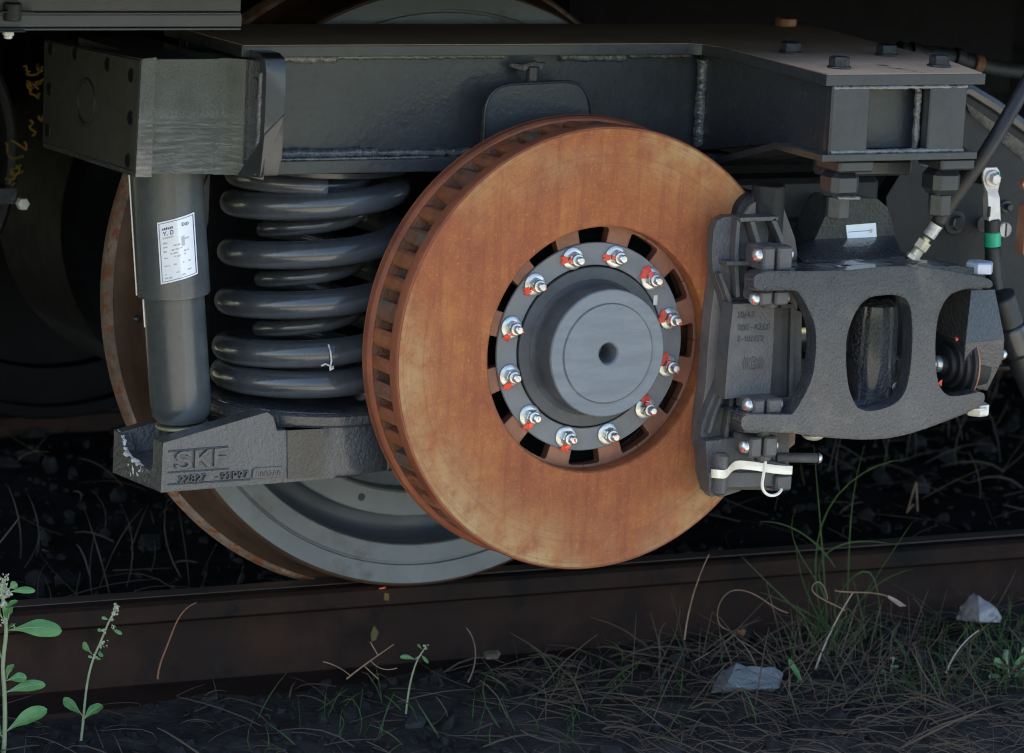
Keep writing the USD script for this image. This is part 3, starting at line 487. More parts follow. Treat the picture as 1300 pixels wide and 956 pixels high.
obj('weld_bead', weld((-0.4875, 0.121, 0.243), (-0.4875, 0.121, 0.385), 0.0042, 21), m_weld, fp)

# ================================================================ coil spring
SX, SY = -0.3115, 0.305
cs = thing('coil_spring', 'dark grey nested coil spring standing left of the rusty disc', 'coil spring', (SX, SY, -0.10))
kz = PchipInterpolator([-0.75, -0.25, 0, 1, 2, 3, 4, 4.6, 5.3], [-0.086, -0.083, -0.0776, -0.0382, 0.0302, 0.1021, 0.1731, 0.2060, 0.2125])
t = np.linspace(-0.7, 5.2, 420); a = PI+2*PI*t
taper = np.interp(t, [-0.7, -0.2, 4.7, 5.2], [0.012, 0.0200, 0.0200, 0.012])
obj('outer_coil', tube(np.stack([SX+0.0013*(t-2)+0.117*np.cos(a), SY+0.117*np.sin(a), kz(t)], 1), taper, 20), m_spring, cs, smooth=True)
t2 = np.linspace(0.0, 4.6, 320); a2 = PI+2*PI*t2
obj('inner_coil', tube(np.stack([SX+0.0695*np.cos(a2), SY+0.0695*np.sin(a2), kz(np.clip(t2+0.46, -0.7, 5.2))], 1), 0.0118, 14), m_spring, cs, smooth=True)
obj('upper_seat', lathe([(0, 0.2364), (0.122, 0.2364), (0.126, 0.232), (0.124, 0.2245), (0.116, 0.2235), (0, 0.2235)], (SX+0.01, SY, 0), (0, 0, 1), 80), m_frame, cs)
obj('lower_seat', lathe([(0, -0.124), (0.143, -0.124), (0.146, -0.118), (0.144, -0.108), (0.138, -0.104), (0.06, -0.102), (0, -0.102)], (SX, SY, 0), (0, 0, 1), 80), m_cast, cs)
c = at(417, 456, y=0.171)
obj('wire_tie', [tube([c+[0.001, 0.004, 0.020], c+[0.001, -0.003, 0.012], c+[0.003, -0.004, -0.002], c+[0.004, 0.002, -0.013]], 0.0013, 6), tube([c+[0.003, -0.002, -0.010], c+[-0.006, -0.003, -0.006], c+[-0.012, -0.002, -0.009]], 0.0014, 6), hull(c+np.array([[0.0, -0.004, -0.011], [0.008, -0.003, -0.014], [0.009, 0, -0.009], [0.002, -0.001, -0.017], [0.004, -0.005, -0.012]]))], m_chip, cs)

# ================================================================ axle box with its swing arm
ab = thing('axle_box', 'dark grey cast axle box arm carrying the spring and the damper foot', 'axle box', (SX, SY, -0.15))
pl = [(-0.5988, -0.2077), (-0.598, -0.1371), (-0.4501, -0.1026), (-0.440, -0.1005), (-0.430, -0.108), (-0.424, -0.128), (-0.330, -0.128), (-0.326, -0.198), (-0.335, -0.2020), (-0.50, -0.2055)]
obj('front_wall', prism(pl, 0.157, 0.19), m_castlit, ab)
obj('tray_floor', hull([(-0.597, 0.170, -0.2065), (-0.597, 0.33, -0.2135), (-0.43, 0.17, -0.204), (-0.43, 0.33, -0.206), (-0.597, 0.170, -0.184), (-0.597, 0.33, -0.188), (-0.43, 0.17, -0.160), (-0.43, 0.33, -0.160)]), m_castlit, ab)
obj('back_wall', hull([(-0.5975, 0.312, -0.2140), (-0.5975, 0.333, -0.2145), (-0.43, 0.312, -0.2065), (-0.43, 0.333, -0.2065), (-0.5975, 0.312, -0.153), (-0.5975, 0.333, -0.153), (-0.43, 0.312, -0.115), (-0.43, 0.333, -0.115)]), m_castlit, ab)
# low end wall with a chipped notch between the front and the back wall
end = [(0.0, -0.2079), (0.06, -0.2105), (0.172, -0.2152), (0.172, -0.1525), (0.150, -0.154), (0.136, -0.176), (0.075, -0.190), (0.040, -0.188), (0.020, -0.170), (0.010, -0.1400), (0.0, -0.1380)]
d = np.array([0.0, 1.0]); nrm = np.array([1.0, 0.0])
e = prism(end, 0, 0.018); v = e.vertices
e.vertices = np.stack([-0.598+v[:, 1], 0.160+v[:, 0], v[:, 2]], 1); e.fix_normals()
ew = obj('end_wall', e, m_castlit, ab)
ends = lambda s, z, o=-0.0012: np.array([-0.598+o, 0.160+s, z])
gc = np.random.default_rng(9)
for (s0, z0, s1, z1, r) in ((0.152, -0.155, 0.136, -0.177, 0.0030), (0.136, -0.177, 0.075, -0.191, 0.0042), (0.075, -0.191, 0.040, -0.189, 0.0026), (0.040, -0.189, 0.020, -0.170, 0.0018), (0.172, -0.153, 0.152, -0.155, 0.0016)):
    n = 14; tt = np.linspace(0, 1, n); P = np.array([ends(s0+(s1-s0)*q, z0+(z1-z0)*q, 0.004) for q in tt])+gc.normal(0, 0.0014, (n, 3))
    obj('chipped_edge', tube(P, r*gc.uniform(0.5, 1.35, n), 6), m_chip, ew, smooth=False)
obj('chipped_edge', [hull(ends(q_, -0.192-0.004*i)+gc.normal(0, 1, (8, 3))*[0.0006, 0.0026, 0.0026]) for i, q_ in enumerate((0.112, 0.098, 0.082, 0.104))], m_chip, ew, smooth=False)
obj('spring_cup', lathe([(0, -0.2040), (0.135, -0.2040), (0.149, -0.198), (0.151, -0.185), (0.151, -0.128), (0.155, -0.124), (0.155, -0.112), (0.150, -0.1085), (0.147, -0.1085), (0.147, -0.12), (0, -0.12)], (SX, SY, 0), (0, 0, 1), 96), m_castlit, ab)
obj('rough_patch', prism([(-0.405, -0.198), (-0.409, -0.128), (-0.352, -0.128), (-0.350, -0.197)], 0.1545, 0.175), m_rough, ab)
obj('corner_pad', box(-0.250, -0.205, 0.150, 0.20, -0.194, -0.115), m_frame, ab)
obj('bearing_housing', [cyl((0, 0.135, 0), (0, 0.470, 0), 0.150, n=64, c=0.01), box(-0.26, 0.0, 0.185, 0.43, -0.19, -0.09, 0.01)], m_castlit, ab)
obj('guard_plate', prism([(at(266, 350, y=0.462)[0], 0.225), (at(266, 350, y=0.462)[0], -0.20), (0.12, -0.14), (0.12, 0.225)], 0.462, 0.474), m_dark, ab)  # added dark sheet that blacks out the lit wheel ring behind the spring
obj('drain_bolt', cyl((-0.545, 0.30, -0.206), (-0.545, 0.30, -0.226), 0.014), m_flange, ab)
# raised lettering on the front wall
sl = np.array(at(290, 571, y=0.157))-np.array(at(222, 577, y=0.157)); sl /= np.linalg.norm(sl)
def letter(s, px, py, h, bold=False, st=1., mm=None): obj('lettering', text(s, h, at(px, py, y=0.1570), sl, (0, 0, 1), 0.0048, bold, st), mm or m_castlit, ab, smooth=False)
letter('SKF', 219, 596, 0.0245, True, 1.32)
def bar(px0, py0, px1, py1, r=0.0016):
    obj('raised_line', tube([at(px0, py0, y=0.1568), at(px1, py1, y=0.1568)], r, 8), m_castlit, ab)
bar(214, 573, 289, 567); bar(213, 600, 290, 595, 0.0013); bar(213, 615, 318, 608.5, 0.0013)
letter('22827', 225, 613, 0.0100); letter('-91P97', 271, 609.5, 0.0100)
m = prism(xz([(320, 607.5), (321, 597), (324, 594), (358, 592), (361, 594), (360, 603), (357, 605.5), (323, 608)], 0.1555), 0.1542, 0.16); obj('number_plate', m, m_castlit, ab)
for i, ch in enumerate('800280'):
    obj('lettering', text(ch, 0.0075, at(324.5+5.4*i, 605.5-0.35*i, y=0.1541), sl, (0, 0, 1), 0.0018, True), m_weld, ab, smooth=False)

# ================================================================ shock absorber
A0, A1 = np.array(at(211, 222, y=0.270)), np.array(at(231, 537, y=0.270)); dd = (A1-A0)/np.linalg.norm(A1-A0)
sa = thing('shock_absorber', 'greenish grey upright shock absorber with a white sticker left of the spring', 'shock absorber', A0)
L1 = np.linalg.norm(np.array(at(219, 373, y=0.27))-A0); L2 = np.linalg.norm(A1-A0)
Q = lambda s: A0+dd*s
obj('body_tube', lathe([(0, L1-0.02), (0.0432, L1-0.02), (0.0435, L2-0.030), (0.0415, L2-0.014), (0.033, L2-0.004), (0, L2-0.002)], A0, dd, 64), m_damper, sa)
obj('dust_sleeve', lathe([(0, -0.035), (0.0515, -0.035), (0.0520, L1-0.003), (0.0510, L1), (0.0480, L1+0.0002), (0.0480, L1-0.02)], A0, dd, 64), m_damper, sa)
obj('foot_washer', lathe([(0, 0), (0.037, 0), (0.0385, 0.002), (0.037, 0.005), (0, 0.005)], Q(L2-0.001), dd, 40), paint('foot_zinc', (0.35, 0.30, 0.18), (0.48, 0.42, 0.28), rough=0.35, metal=0.6), sa)
obj('foot_pin', cyl(Q(L2+0.003), Q(L2+0.06), 0.022), m_dark2, sa)
# sticker wrapped round the sleeve
u, v_, _ = frame_of(dd); vd = CAM-Q(0.1); vd -= dd*(vd@dd); vd /= np.linalg.norm(vd); sd = np.cross(dd, vd)   # vd: towards the viewer, sd: to the left or right
if sd@_R < 0: sd = -sd
def wrap(a, s, r): return Q(s)+r*(math.cos(a)*vd+math.sin(a)*sd)
def patch(a0, a1, s0, s1, r, sk=0.0, n=14):
    V, Fc = [], []
    for i in range(n+1):
        for j, s in enumerate((s0, s1)):
            aa = a0+(a1-a0)*i/n; V.append(wrap(aa, s+sk*(i/n), r)); V.append(wrap(aa, s+sk*(i/n), r-0.0003))
    for i in range(n):
        b, c2 = 4*i, 4*(i+1)
        Fc += [(b, c2, c2+2), (b, c2+2, b+2), (b+1, b+3, c2+3), (b+1, c2+3, c2+1), (b, b+1, c2+1), (b, c2+1, c2), (b+2, c2+2, c2+3), (b+2, c2+3, b+3)]
    m = trimesh.Trimesh(np.array(V), Fc, process=False); m.fix_normals(); return m
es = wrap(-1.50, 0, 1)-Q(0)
obj('edge_strip', [tube([Q(-0.02)+es*0.0515, Q(L1-0.002)+es*0.0520], 0.0016, 8), tube([Q(L1+0.003)+es*0.0435, Q(L1+0.045)+es*0.0437], 0.0014, 8)], m_rimlight, sa)  # added strip: rim light on the left silhouette put into shape and colour
S0, S1 = 0.058, 0.146; a_l, a_r = -0.33, 0.74; SK = -0.010
st = obj('sticker', patch(a_l, a_r, S0, S1, 0.0528, SK), m_white, sa, smooth=True, label='white paper sticker with a thin blue border and print')
def ink(a0, a1, s0, s1, mm): 
    q = lambda a: SK*(a-a_l)/(a_r-a_l)
    return patch(a0, a1, s0+q(a0), s1+q(a0), 0.0531, SK*(a1-a0)/(a_r-a_l), 6)
B = 0.0022; ba = 0.042
obj('print_border', [ink(a_l+ba, a_r-ba, S0+B, S0+B+0.0008, 0), ink(a_l+ba, a_r-ba, S1-B-0.0008, S1-B, 0), ink(a_l+ba, a_l+ba+0.016, S0+B, S1-B, 0), ink(a_r-ba-0.03, a_r-ba, S0+B, S1-B, 0)], m_ink, st)
def printed(txt, a0, s, h, mm, bold=True):
    m = meshkit.text_mesh(txt, h, 0.0002, bold); vv = m.vertices
    m.vertices = np.array([wrap(a0+x/0.0531, s-y+SK*(a0+x/0.0531-a_l)/(a_r-a_l), 0.0531+z) for x, y, z in vv]); obj('print', m, mm, st, smooth=False)
printed('Y. D', -0.19, S0+0.0205, 0.0058, m_ink); printed('Exp', 0.32, S0+0.0130, 0.0046, m_ink)
obj('print_line', [ink(-0.20+0.05*k, -0.165+0.05*k, S0+0.0098-0.0004*(k%3), S0+0.0126, 0) for k in range(6)], m_ink, st)
obj('print_line', [ink(-0.20+0.05*k, -0.16+0.05*k, S0+0.0228, S0+0.0252-0.0004*(k%2), 0) for k in range(6)], m_inkpale, st)
gi = np.random.default_rng(4)
for s in (0.030, 0.036, 0.042, 0.047, 0.052, 0.063, 0.075, 0.080):
    rows = []
    aa = -0.20
    while aa < 0.50:
        w = gi.uniform(0.03, 0.12)
        if gi.random() < 0.55: rows.append(ink(aa, min(aa+w, 0.56), S0+s, S0+s+gi.uniform(0.0012, 0.0028), 0))
        aa += w+0.03
    if rows: obj('print_line', rows, m_inkpale, st)
obj('print_column', [ink(0.30, 0.39, S0+0.027, S0+0.041, 0)], m_inkpale, st)

# ================================================================ brake caliper: the front lever and what it carries
bc = thing('brake_caliper', 'dark grey cast brake caliper lever with two windows right of the disc', 'brake caliper', (0.38, -0.10, 0.0))
LY = -0.13
outer = [(957, 349), (976, 344), (1000, 344.5), (1074, 343.6), (1120, 338), (1160, 338), (1190, 341.5), (1225, 348), (1259, 354), (1261, 366), (1237, 365), (1216, 369), (1205, 375), (1197, 386), (1190, 404), (1187, 436), (1188, 470), (1192, 491), (1203, 503.6), (1224, 502), (1250, 496), (1250, 513),
         (1224, 526), (1168, 547), (1134, 556), (1100, 558.5), (1060, 556.5), (1031, 553.5), (1001, 549.5), (946, 547.5), (941, 542), (941.5, 530), (950, 526), (999, 526.5), (1008, 526), (1031.6, 483), (1036.7, 444.5), (1035.8, 414), (1025, 389), (1015, 372), (1009, 368), (972, 369.4), (957, 367)]
hole = [(1074, 431), (1078, 416), (1084, 400), (1094, 384), (1107, 376), (1134, 373.7), (1150, 378), (1157, 392), (1159, 427), (1156, 470), (1150, 498), (1137, 513), (1118, 520.5), (1100, 522.5), (1087, 517), (1078, 497), (1074, 468)]
def chaikin(P_, keep=(), n=2):
    P_ = np.array(P_, float)
    for _ in range(n):
        Q_ = np.roll(P_, -1, 0); P_ = np.stack([P_*0.78+Q_*0.22, P_*0.22+Q_*0.78], 1).reshape(-1, 2)
    return [tuple(x) for x in P_]
lev = prism(chaikin(xz(outer, LY)), LY, LY+0.027, [chaikin(xz(hole, LY))])
# bow the lever gently: its middle stands a little nearer to the viewer than its ends
v = lev.vertices; v = lev.vertices.copy(); lev.vertices = v
lv = obj('lever_arm', lev, m_cast, bc)
dzt = lambda z: z
tl = lambda px, py: np.array(at(px, py, y=LY))
a, b = tl(990, 346), tl(1250, 352)
# upper shelf running back from the lever's top edge
sh = [(0.200, LY+0.02, 0.121), (0.245, LY+0.02, 0.125), (0.40, LY+0.02, 0.130), (0.50, LY+0.02, 0.127), (0.575, LY+0.02, 0.1145), (0.575, 0.02, 0.1135), (0.50, 0.045, 0.127), (0.31, 0.045, 0.128), (0.245, 0.00, 0.120), (0.205, -0.055, 0.118)]
V = np.array([(x, y, z) for x, y, z in sh]+[(x, y, z-0.030) for x, y, z in sh])
def grid_shelf():
    P = Polygon([(x, y) for x, y, _ in sh]); m = trimesh.creation.extrude_polygon(P, 0.028, engine='earcut'); m = m.subdivide_to_size(0.012)
    vv = m.vertices.copy(); zt = np.interp(vv[:, 0], [0.20, 0.245, 0.40, 0.50, 0.575], [0.1205, 0.1240, 0.1295, 0.1265, 0.1140])
    nz = meshkit.fbm(np.stack([vv[:, 0]*34, vv[:, 1]*34, vv[:, 2]*0], 1), 3, 2)-0.5
    vv[:, 2] = zt-0.028+vv[:, 2]+np.where(vv[:, 2] > 0.014, nz*0.012-0.001, 0); m.vertices = vv; return m
obj('upper_shelf', grid_shelf(), m_rough, lv)
obj('lower_shelf', prism(xz([(946, 529), (1250, 505), (1224, 524), (1168, 545), (1100, 556), (1001, 547)], LY), LY+0.046, LY+0.12), m_cast, lv)
for nm, pts in (('top', ((956, 358), (0.0095))), ('low', ((945, 537), 0.0105))):
    c = at(*pts[0], y=-0.112); obj('pin_eye', cyl((c[0]+0.012, -0.108, c[2]-pts[1]-0.002), (c[0]+0.012, -0.108, c[2]+pts[1]+0.002), 0.0205, n=36), m_cast, lv)
# pivot bolts at the right-hand end
c = at(1243, 345, y=-0.10); pb = obj('pivot_bolt', hexnut(c+[0, 0, -0.001], (0, 0, 1), 0.0215, 0.0165, a0=0.35), paint('blue_zinc', (0.42, 0.46, 0.56), (0.55, 0.58, 0.68), rough=0.4, metal=0.4), bc)
c = at(1240, 514, y=-0.10); obj('pivot_bolt', [hexnut(c+[0, 0, 0.002], (0, 0, -1), 0.0185, 0.0170, a0=0.3), lathe([(0, 0), (0.022, 0), (0.022, 0.003), (0, 0.003)], c+[-0.008, 0, -0.001], (0, 0, -1), 30)], m_pale, bc)
c = at(1032, 552.5, y=-0.075); obj('pivot_washer', dome(c+[0, 0, 0.001], (0, 0, -1), 0.0165, 0.0085, 30), m_pale, bc)
# lug that joins the right ends of the lever: sloping sandy upper face, smooth lower one
LQ = -0.085
q = lambda px, py, y: np.array(at(px, py, y=y))
obj('end_lug', hull([q(1233, 369, LQ), q(1263, 368, LQ), q(1275, 430, LQ-0.015), q(1226, 435, LQ-0.015), q(1233, 369, LQ)+[0, 0.07, 0], q(1263, 368, LQ)+[0, 0.07, 0], q(1275, 430, LQ-0.015)+[0, 0.09, 0], q(1226, 435, LQ-0.015)+[0, 0.09, 0],
     ]), m_rough, bc)
obj('end_lug', hull([q(1226, 435.3, LQ-0.015), q(1275, 430.3, LQ-0.015), q(1273, 456, LQ-0.013), q(1253, 496, LQ+0.004), q(1222, 489, LQ+0.004)]+[q(1226, 435.3, LQ-0.015)+[0, 0.09, 0], q(1275, 430.3, LQ-0.015)+[0, 0.09, 0], q(1273, 456, LQ-0.013)+[0, 0.09, 0], q(1253, 496, LQ+0.004)+[0, 0.07, 0], q(1222, 489, LQ+0.004)+[0, 0.07, 0]]), m_cast, bc, label='smooth lower half of the end lug')
c = at(1272, 450, y=LQ); obj('lug_screw', dome(c, (1, -0.3, 0), 0.008, 0.008), m_zinc, bc)
# push rod with its rubber bellows
c = np.array(at(1209, 461, y=-0.055)); ax = (-1, 0, 0)
bl = obj('bellows', lathe([(0, 0.0), (0.052, 0.0), (0.054, 0.003), (0.052, 0.006), (0.044, 0.007), (0.046, 0.011), (0.043, 0.014), (0.035, 0.014), (0.037, 0.018), (0.034, 0.021), (0.026, 0.021), (0.028, 0.026), (0.025, 0.029), (0.015, 0.029), (0.015, 0.036), (0, 0.036)], c+[0.012, 0, 0], ax, 56), m_black, bc)
obj('bellows_clamp', lathe([(0.0545, -0.001), (0.0552, 0.0), (0.0552, 0.0015), (0.0545, 0.002)], c+[0.012, 0, 0], ax, 56, closed=True), m_copper, bl)
obj('push_rod', [cyl(c+[-0.022, 0, 0], c+[-0.095, 0, 0], 0.0095), cyl(c+[-0.020, 0, 0], c+[-0.034, 0, 0], 0.0125)], m_zinc, bc)
for px, py in ((1215, 431), (1193, 486)):
    o = at(px, py, y=-0.105); obj('paint_mark', hull(o+gb.normal(0, 0.0024, (14, 3))), m_red, bc, smooth=False)
obj('rod_housing', [cyl(c+[0.014, 0.01, 0], c+[0.05, 0.01, 0], 0.048, n=48, c=0.006)], m_dark2, bc)
# caliper body behind the lever, seen above its shelf and through its windows
bdy = xz([(1022, 330), (1034, 300), (1044, 278), (1056, 256), (1064, 251), (1112, 252), (1124, 262), (1132, 285), (1140, 330)], 0.0)
cb = obj('caliper_body', prism(bdy, -0.004, 0.06, rnd=0.004), m_rough, bc)
obj('caliper_foot', hull([tuple(q(1026, 318, -0.030)), tuple(q(1138, 312, -0.030)), tuple(q(1020, 334, -0.055)), tuple(q(1150, 330, -0.055)), tuple(q(1034, 302, 0.0)), tuple(q(1134, 297, 0.0)), tuple(q(1026, 318, -0.03)+[0, .06, 0]), tuple(q(1138, 312, -0.03)+[0, .06, 0])]), m_cast, cb)
lab = np.array([q(1074, 286, -0.0052), q(1112, 283, -0.0052), q(1113, 301, -0.0052), q(1076, 304, -0.0052)])
pl_ = obj('name_plate', hull(np.vstack([lab, lab+[0, 0.0015, 0]])), m_white, cb, label='small white sticker with one dark line')
obj('print_line', [hull(np.array([q(1077, 294.2, -0.0056), q(1108, 292, -0.0056), q(1108, 293.0, -0.0056), q(1077, 295.2, -0.0056)])+[[0, 0, 0]]*4+np.array([[0, 0, 0], [0, 0, 0], [0, .0003, 0], [0, .0003, 0]])), box(*(lambda o: (o[0]-0.002, o[0]+0.002, -0.0058, -0.0052, o[2]-0.003, o[2]+0.003))(q(1106, 293, -0.0056)), c=0.0002)], m_inkpale, pl_)
c = q(1106, 450, -0.035); obj('brake_cylinder', lathe([(0, -0.092), (0.020, -0.092), (0.033, -0.080), (0.036, -0.05), (0.037, 0.0), (0.036, 0.05), (0.033, 0.075), (0.02, 0.085), (0, 0.085)], c, (0, 0, 1), 48), m_cast, bc)
c = q(1142, 450, 0.03); obj('rear_strut', [box(c[0]-0.018, c[0]+0.02, c[1], c[1]+0.06, -0.10, 0.115, 0.006)], m_dark2, bc)
c = q(1143, 459, -0.03); obj('rough_boss', [tube([c+[-0.02, 0, 0.006], c, c+[0.022, 0.004, -0.004]], [0.006, 0.009, 0.006], 10)], m_rough, bc)
c = q(1137, 490, -0.06); sn = obj('set_screw', [hexnut(c, (-0.4, -1, 0), 0.0085, 0.012), cyl(c+[0.0, 0.0, 0], c+[0.03, 0.03, 0], 0.006)], m_zinc, bc); obj('paint_mark', hull(c+[-0.005, -0.0125, 0]+gb.normal(0, 0.0018, (10, 3))), m_red, sn, smooth=False)
obj('yoke', [cyl((0.21, 0.02, 0.05), (0.21, 0.02, 0.19), 0.03, n=36), cyl((0.255, -0.02, 0.135), (0.255, -0.02, 0.235), 0.024, n=36), box(0.19, 0.50, 0.06, 0.13, 0.165, 0.23, 0.008), cyl((0.24, 0.04, 0.19), (0.24, -0.02, 0.19), 0.033, n=36, c=0.005)], m_dark2, bc)
# rear lever on the far side of the disc
obj('rear_lever', [box(0.22, 0.56, 0.19, 0.22, 0.07, 0.12, 0.006), box(0.22, 0.56, 0.19, 0.22, -0.11, -0.06, 0.006), box(0.33, 0.40, 0.19, 0.22, -0.06, 0.07, 0.006)], m_dark2, bc)

# ================================================================ brake pad holder pressed against the disc
ph = thing('brake_pad_holder', 'charcoal ribbed brake pad holder lying against the right edge of the disc', 'brake pad', (0.17, -0.04, 0.0))
pad = xz([(944, 258), (952, 253), (963, 251), (986, 262), (1000, 300), (1003, 320), (1003, 500), (1000, 560), (930, 620), (905, 628), (890, 600), (880, 560), (882, 520), (887, 488), (890, 440), (894, 395), (900, 350), (910, 315), (926, 285)], -0.006)
obj('brake_pad', prism(pad, -0.026, -0.0008, rnd=0.002), m_padback, ph)
HP = -0.042
hold = xz([(906, 292), (911, 280), (920, 275.5), (979, 272.5), (986, 285), (999, 317), (1003, 330), (1002, 562), (1000, 622), (925, 622), (912, 629), (903, 631), (896, 622), (890, 600), (889, 560), (891, 540), (900, 515), (914, 482), (921, 440), (922, 399), (917, 376), (905, 343), (904, 320)], HP)
obj('backing_plate', prism(hold, HP, -0.0262, rnd=0.002), m_pad, ph)
def strip(px, depth0, depth1, w, name='rib'):
    P = LineString(xz(px, HP)).buffer(w, cap_style=2); m = prism(list(P.exterior.coords)[:-1], depth0, depth1); obj(name, m, m_pad, ph)
strip([(931, 277), (929, 300), (928, 335), (930, 375)], -0.058, HP+0.001, 0.0030)
strip([(909, 345), (921, 378), (926, 402), (926, 440), (917, 490), (903, 522), (895, 548)], -0.054, HP+0.001, 0.0028, 'edge_rib')
strip([(912, 331), (955, 331.5)], -0.066, HP+0.001, 0.0028)
strip([(930, 276.3), (978, 274.5)], -0.064, HP+0.001, 0.0030)
strip([(945, 278), (955, 312)], -0.064, HP+0.001, 0.0035, 'gusset'); strip([(972, 276), (990, 318)], -0.064, HP+0.001, 0.0035, 'gusset')
strip([(924, 500), (917, 545), (915, 570)], -0.056, HP+0.001, 0.0028); strip([(905, 556), (946, 553)], -0.064, HP+0.001, 0.0030)
# raised centre with the cast marks
ctr = xz([(931, 386), (984, 384), (982, 440), (978, 500), (920, 507), (925, 440)], -0.072)
cp = obj('centre_block', prism(ctr, -0.072, HP+0.001, rnd=0.0015), m_pad, ph)
strip([(988, 388), (1003, 387), (1000, 505), (984, 506)], -0.050, HP+0.001, 0.003, 'side_wall')
obj('side_block', prism(xz([(1004, 392), (1018, 396), (1017, 480), (1000, 510), (985, 506)], -0.03), -0.030, 0.0), m_pad, ph)
su = np.array(at(975, 410, y=-0.072))-np.array(at(935, 411, y=-0.072)); su /= np.linalg.norm(su); sv = np.array(at(932, 395, y=-0.072))-np.array(at(929, 440, y=-0.072)); sv /= np.linalg.norm(sv)
for s, px, py in (('I0/43', 936, 403.5), ('BBE-42IX', 936, 419.5), ('I-0B2I2', 936, 434)):
    obj('lettering', text(s, 0.0085, at(px, py, y=-0.0720), su, sv, 0.0016, False, 0.92), m_hub if False else m_pad, cp, smooth=False)
k0 = np.array(at(956, 461, y=-0.0722))
def arc(r, t0, t1, w=0.0009, o=(0, 0)):
    tt = np.radians(np.linspace(t0, t1, 20)); return tube([k0+su*(r*math.cos(x)+o[0])+sv*(r*math.sin(x)+o[1]) for x in tt], w, 6)
obj('emblem', [arc(0.0086, 0, 360, 0.0011), arc(0.0125, -42, 42), arc(0.0125, 138, 222), arc(0.0165, -32, 32), arc(0.0165, 148, 212), text('K', 0.0100, k0-su*0.0032-sv*0.0050, su, sv, 0.0014, True)], m_pad, cp, smooth=False)
# split clamps on the two hinge pins
def clamp(px0, px1, py0, py1, split, by, name='pin_clamp'):
    y0, y1 = -0.118, -0.080
    A, Bq = at(px0, py0, y=y0), at(px1, py1, y=y0); xs_ = at(split, py0, y=y0)[0]
    k = obj(name, [box(A[0], xs_-0.0022, y0, y1, Bq[2], A[2], 0.003), box(xs_+0.0022, Bq[0], y0, y1, Bq[2], A[2], 0.003), box(A[0]+0.004, Bq[0]-0.004, y1-0.014, y1+0.02, Bq[2]+0.002, A[2]-0.002, 0.003)], m_pad, ph)
    zc = at((px0+px1)/2, by, y=y0)[2]
    d = obj('clamp_bolt', [dome((A[0]-0.002, (y0+y1)/2-0.006, zc), (-1, 0, 0), 0.0098, 0.008), cyl((A[0]+0.001, (y0+y1)/2-0.006, zc), (A[0]-0.0025, (y0+y1)/2-0.006, zc), 0.0100)], m_zinc, k)
    obj('clamp_bolt', [dome((Bq[0]+0.001, (y0+y1)/2-0.006, zc), (1, 0, 0), 0.0088, 0.006), cyl((Bq[0]-0.001, (y0+y1)/2-0.006, zc), (Bq[0]+0.0015, (y0+y1)/2-0.006, zc), 0.0090)], m_zinc, k)
    obj('paint_mark', hull(np.array([A[0]-0.0075, y0+0.0085, zc-0.0045])+gb.normal(0, 0.0021, (12, 3))), m_red, d, smooth=False)
clamp(970.5, 1006, 314, 343.2, 987.3, 325); clamp(966.5, 1002, 370.3, 387.5, 983.5, 380); clamp(957.5, 993, 507.5, 524.8, 973.8, 515.5); clamp(953.5, 987, 556, 580, 970.3, 568)
for px, za, zb in ((976, 312, 390), (968, 505, 584)):
    a_, b_ = at(px, za, y=-0.098), at(px, zb, y=-0.098); obj('hinge_pin', cyl(a_, b_, 0.0120, n=30), m_pad, ph)
strip([(950, 345), (966, 347)], -0.075, HP+0.001, 0.012, 'arm_stop')
obj('pad_foot', prism(xz([(896, 560), (946, 556), (950, 575), (990, 588), (1003, 590), (1003, 622), (990, 623), (940, 621), (900, 626)], -0.066), -0.066, HP+0.001, rnd=0.002), m_pad, ph)
a_, b_ = at(915.5, 575, y=-0.085), at(912.5, 628, y=-0.085); obj('lock_pin', cyl(a_, b_, 0.0112, n=30, c=0.004), m_pad, ph)
obj('foot_bracket', hull([q(900, 600, -0.08), q(985, 600, -0.095), q(985, 617, -0.095), q(900, 620, -0.08), q(900, 600, -0.06), q(985, 600, -0.06), q(985, 617, -0.06), q(900, 620, -0.06)]), m_pad, ph)
obj('foot_lug', box(*(lambda a, b: (a[0], b[0], -0.105, -0.07, b[2], a[2]))(at(984, 603, y=-0.1), at(1003, 622, y=-0.1)), c=0.003), m_pad, ph)
# ivory spring strap that ends in a hook, and the long pull bolt
band = [(903.5, 601, -0.088), (906, 601.5, -0.0975), (914, 602, -0.0995), (922, 601.5, -0.0975), (926, 597.5, -0.094), (933, 591.5, -0.101), (945, 590.5, -0.105), (962, 592.5, -0.107), (985, 596, -0.109), (1006, 597.0, -0.111)]
sp_ = smooth_path([at(px, py, y=yy) for px, py, yy in band], 40); V, Fc = [], []
hw = 0.0062
for i, pp in enumerate(sp_):
    for dy, dz in ((0, hw), (0, -hw), (0.0016, -hw), (0.0016, hw)): V.append(pp+[0, dy, dz])
for i in range(len(sp_)-1):
    for j in range(4):
        a_, b_ = 4*i+j, 4*i+(j+1) % 4; Fc += [(a_, b_, b_+4), (a_, b_+4, a_+4)]
Fc += [(0, 2, 1), (0, 3, 2)]; e0 = 4*(len(sp_)-1); Fc += [(e0, e0+1, e0+2), (e0, e0+2, e0+3)]
m = trimesh.Trimesh(np.array(V), Fc, process=False); m.fix_normals(); ss = obj('spring_strap', m, m_strap, ph)
obj('strap_hook', tube(smooth_path([at(px, py, y=yy) for px, py, yy in ((966, 579, -0.095), (971, 581, -0.105), (971, 592, -0.108), (968, 610, -0.112), (968.5, 621, -0.114), (975, 628, -0.115), (984, 628.5, -0.114), (992, 621, -0.108))], 40), 0.0023, 10), m_strap, ss)
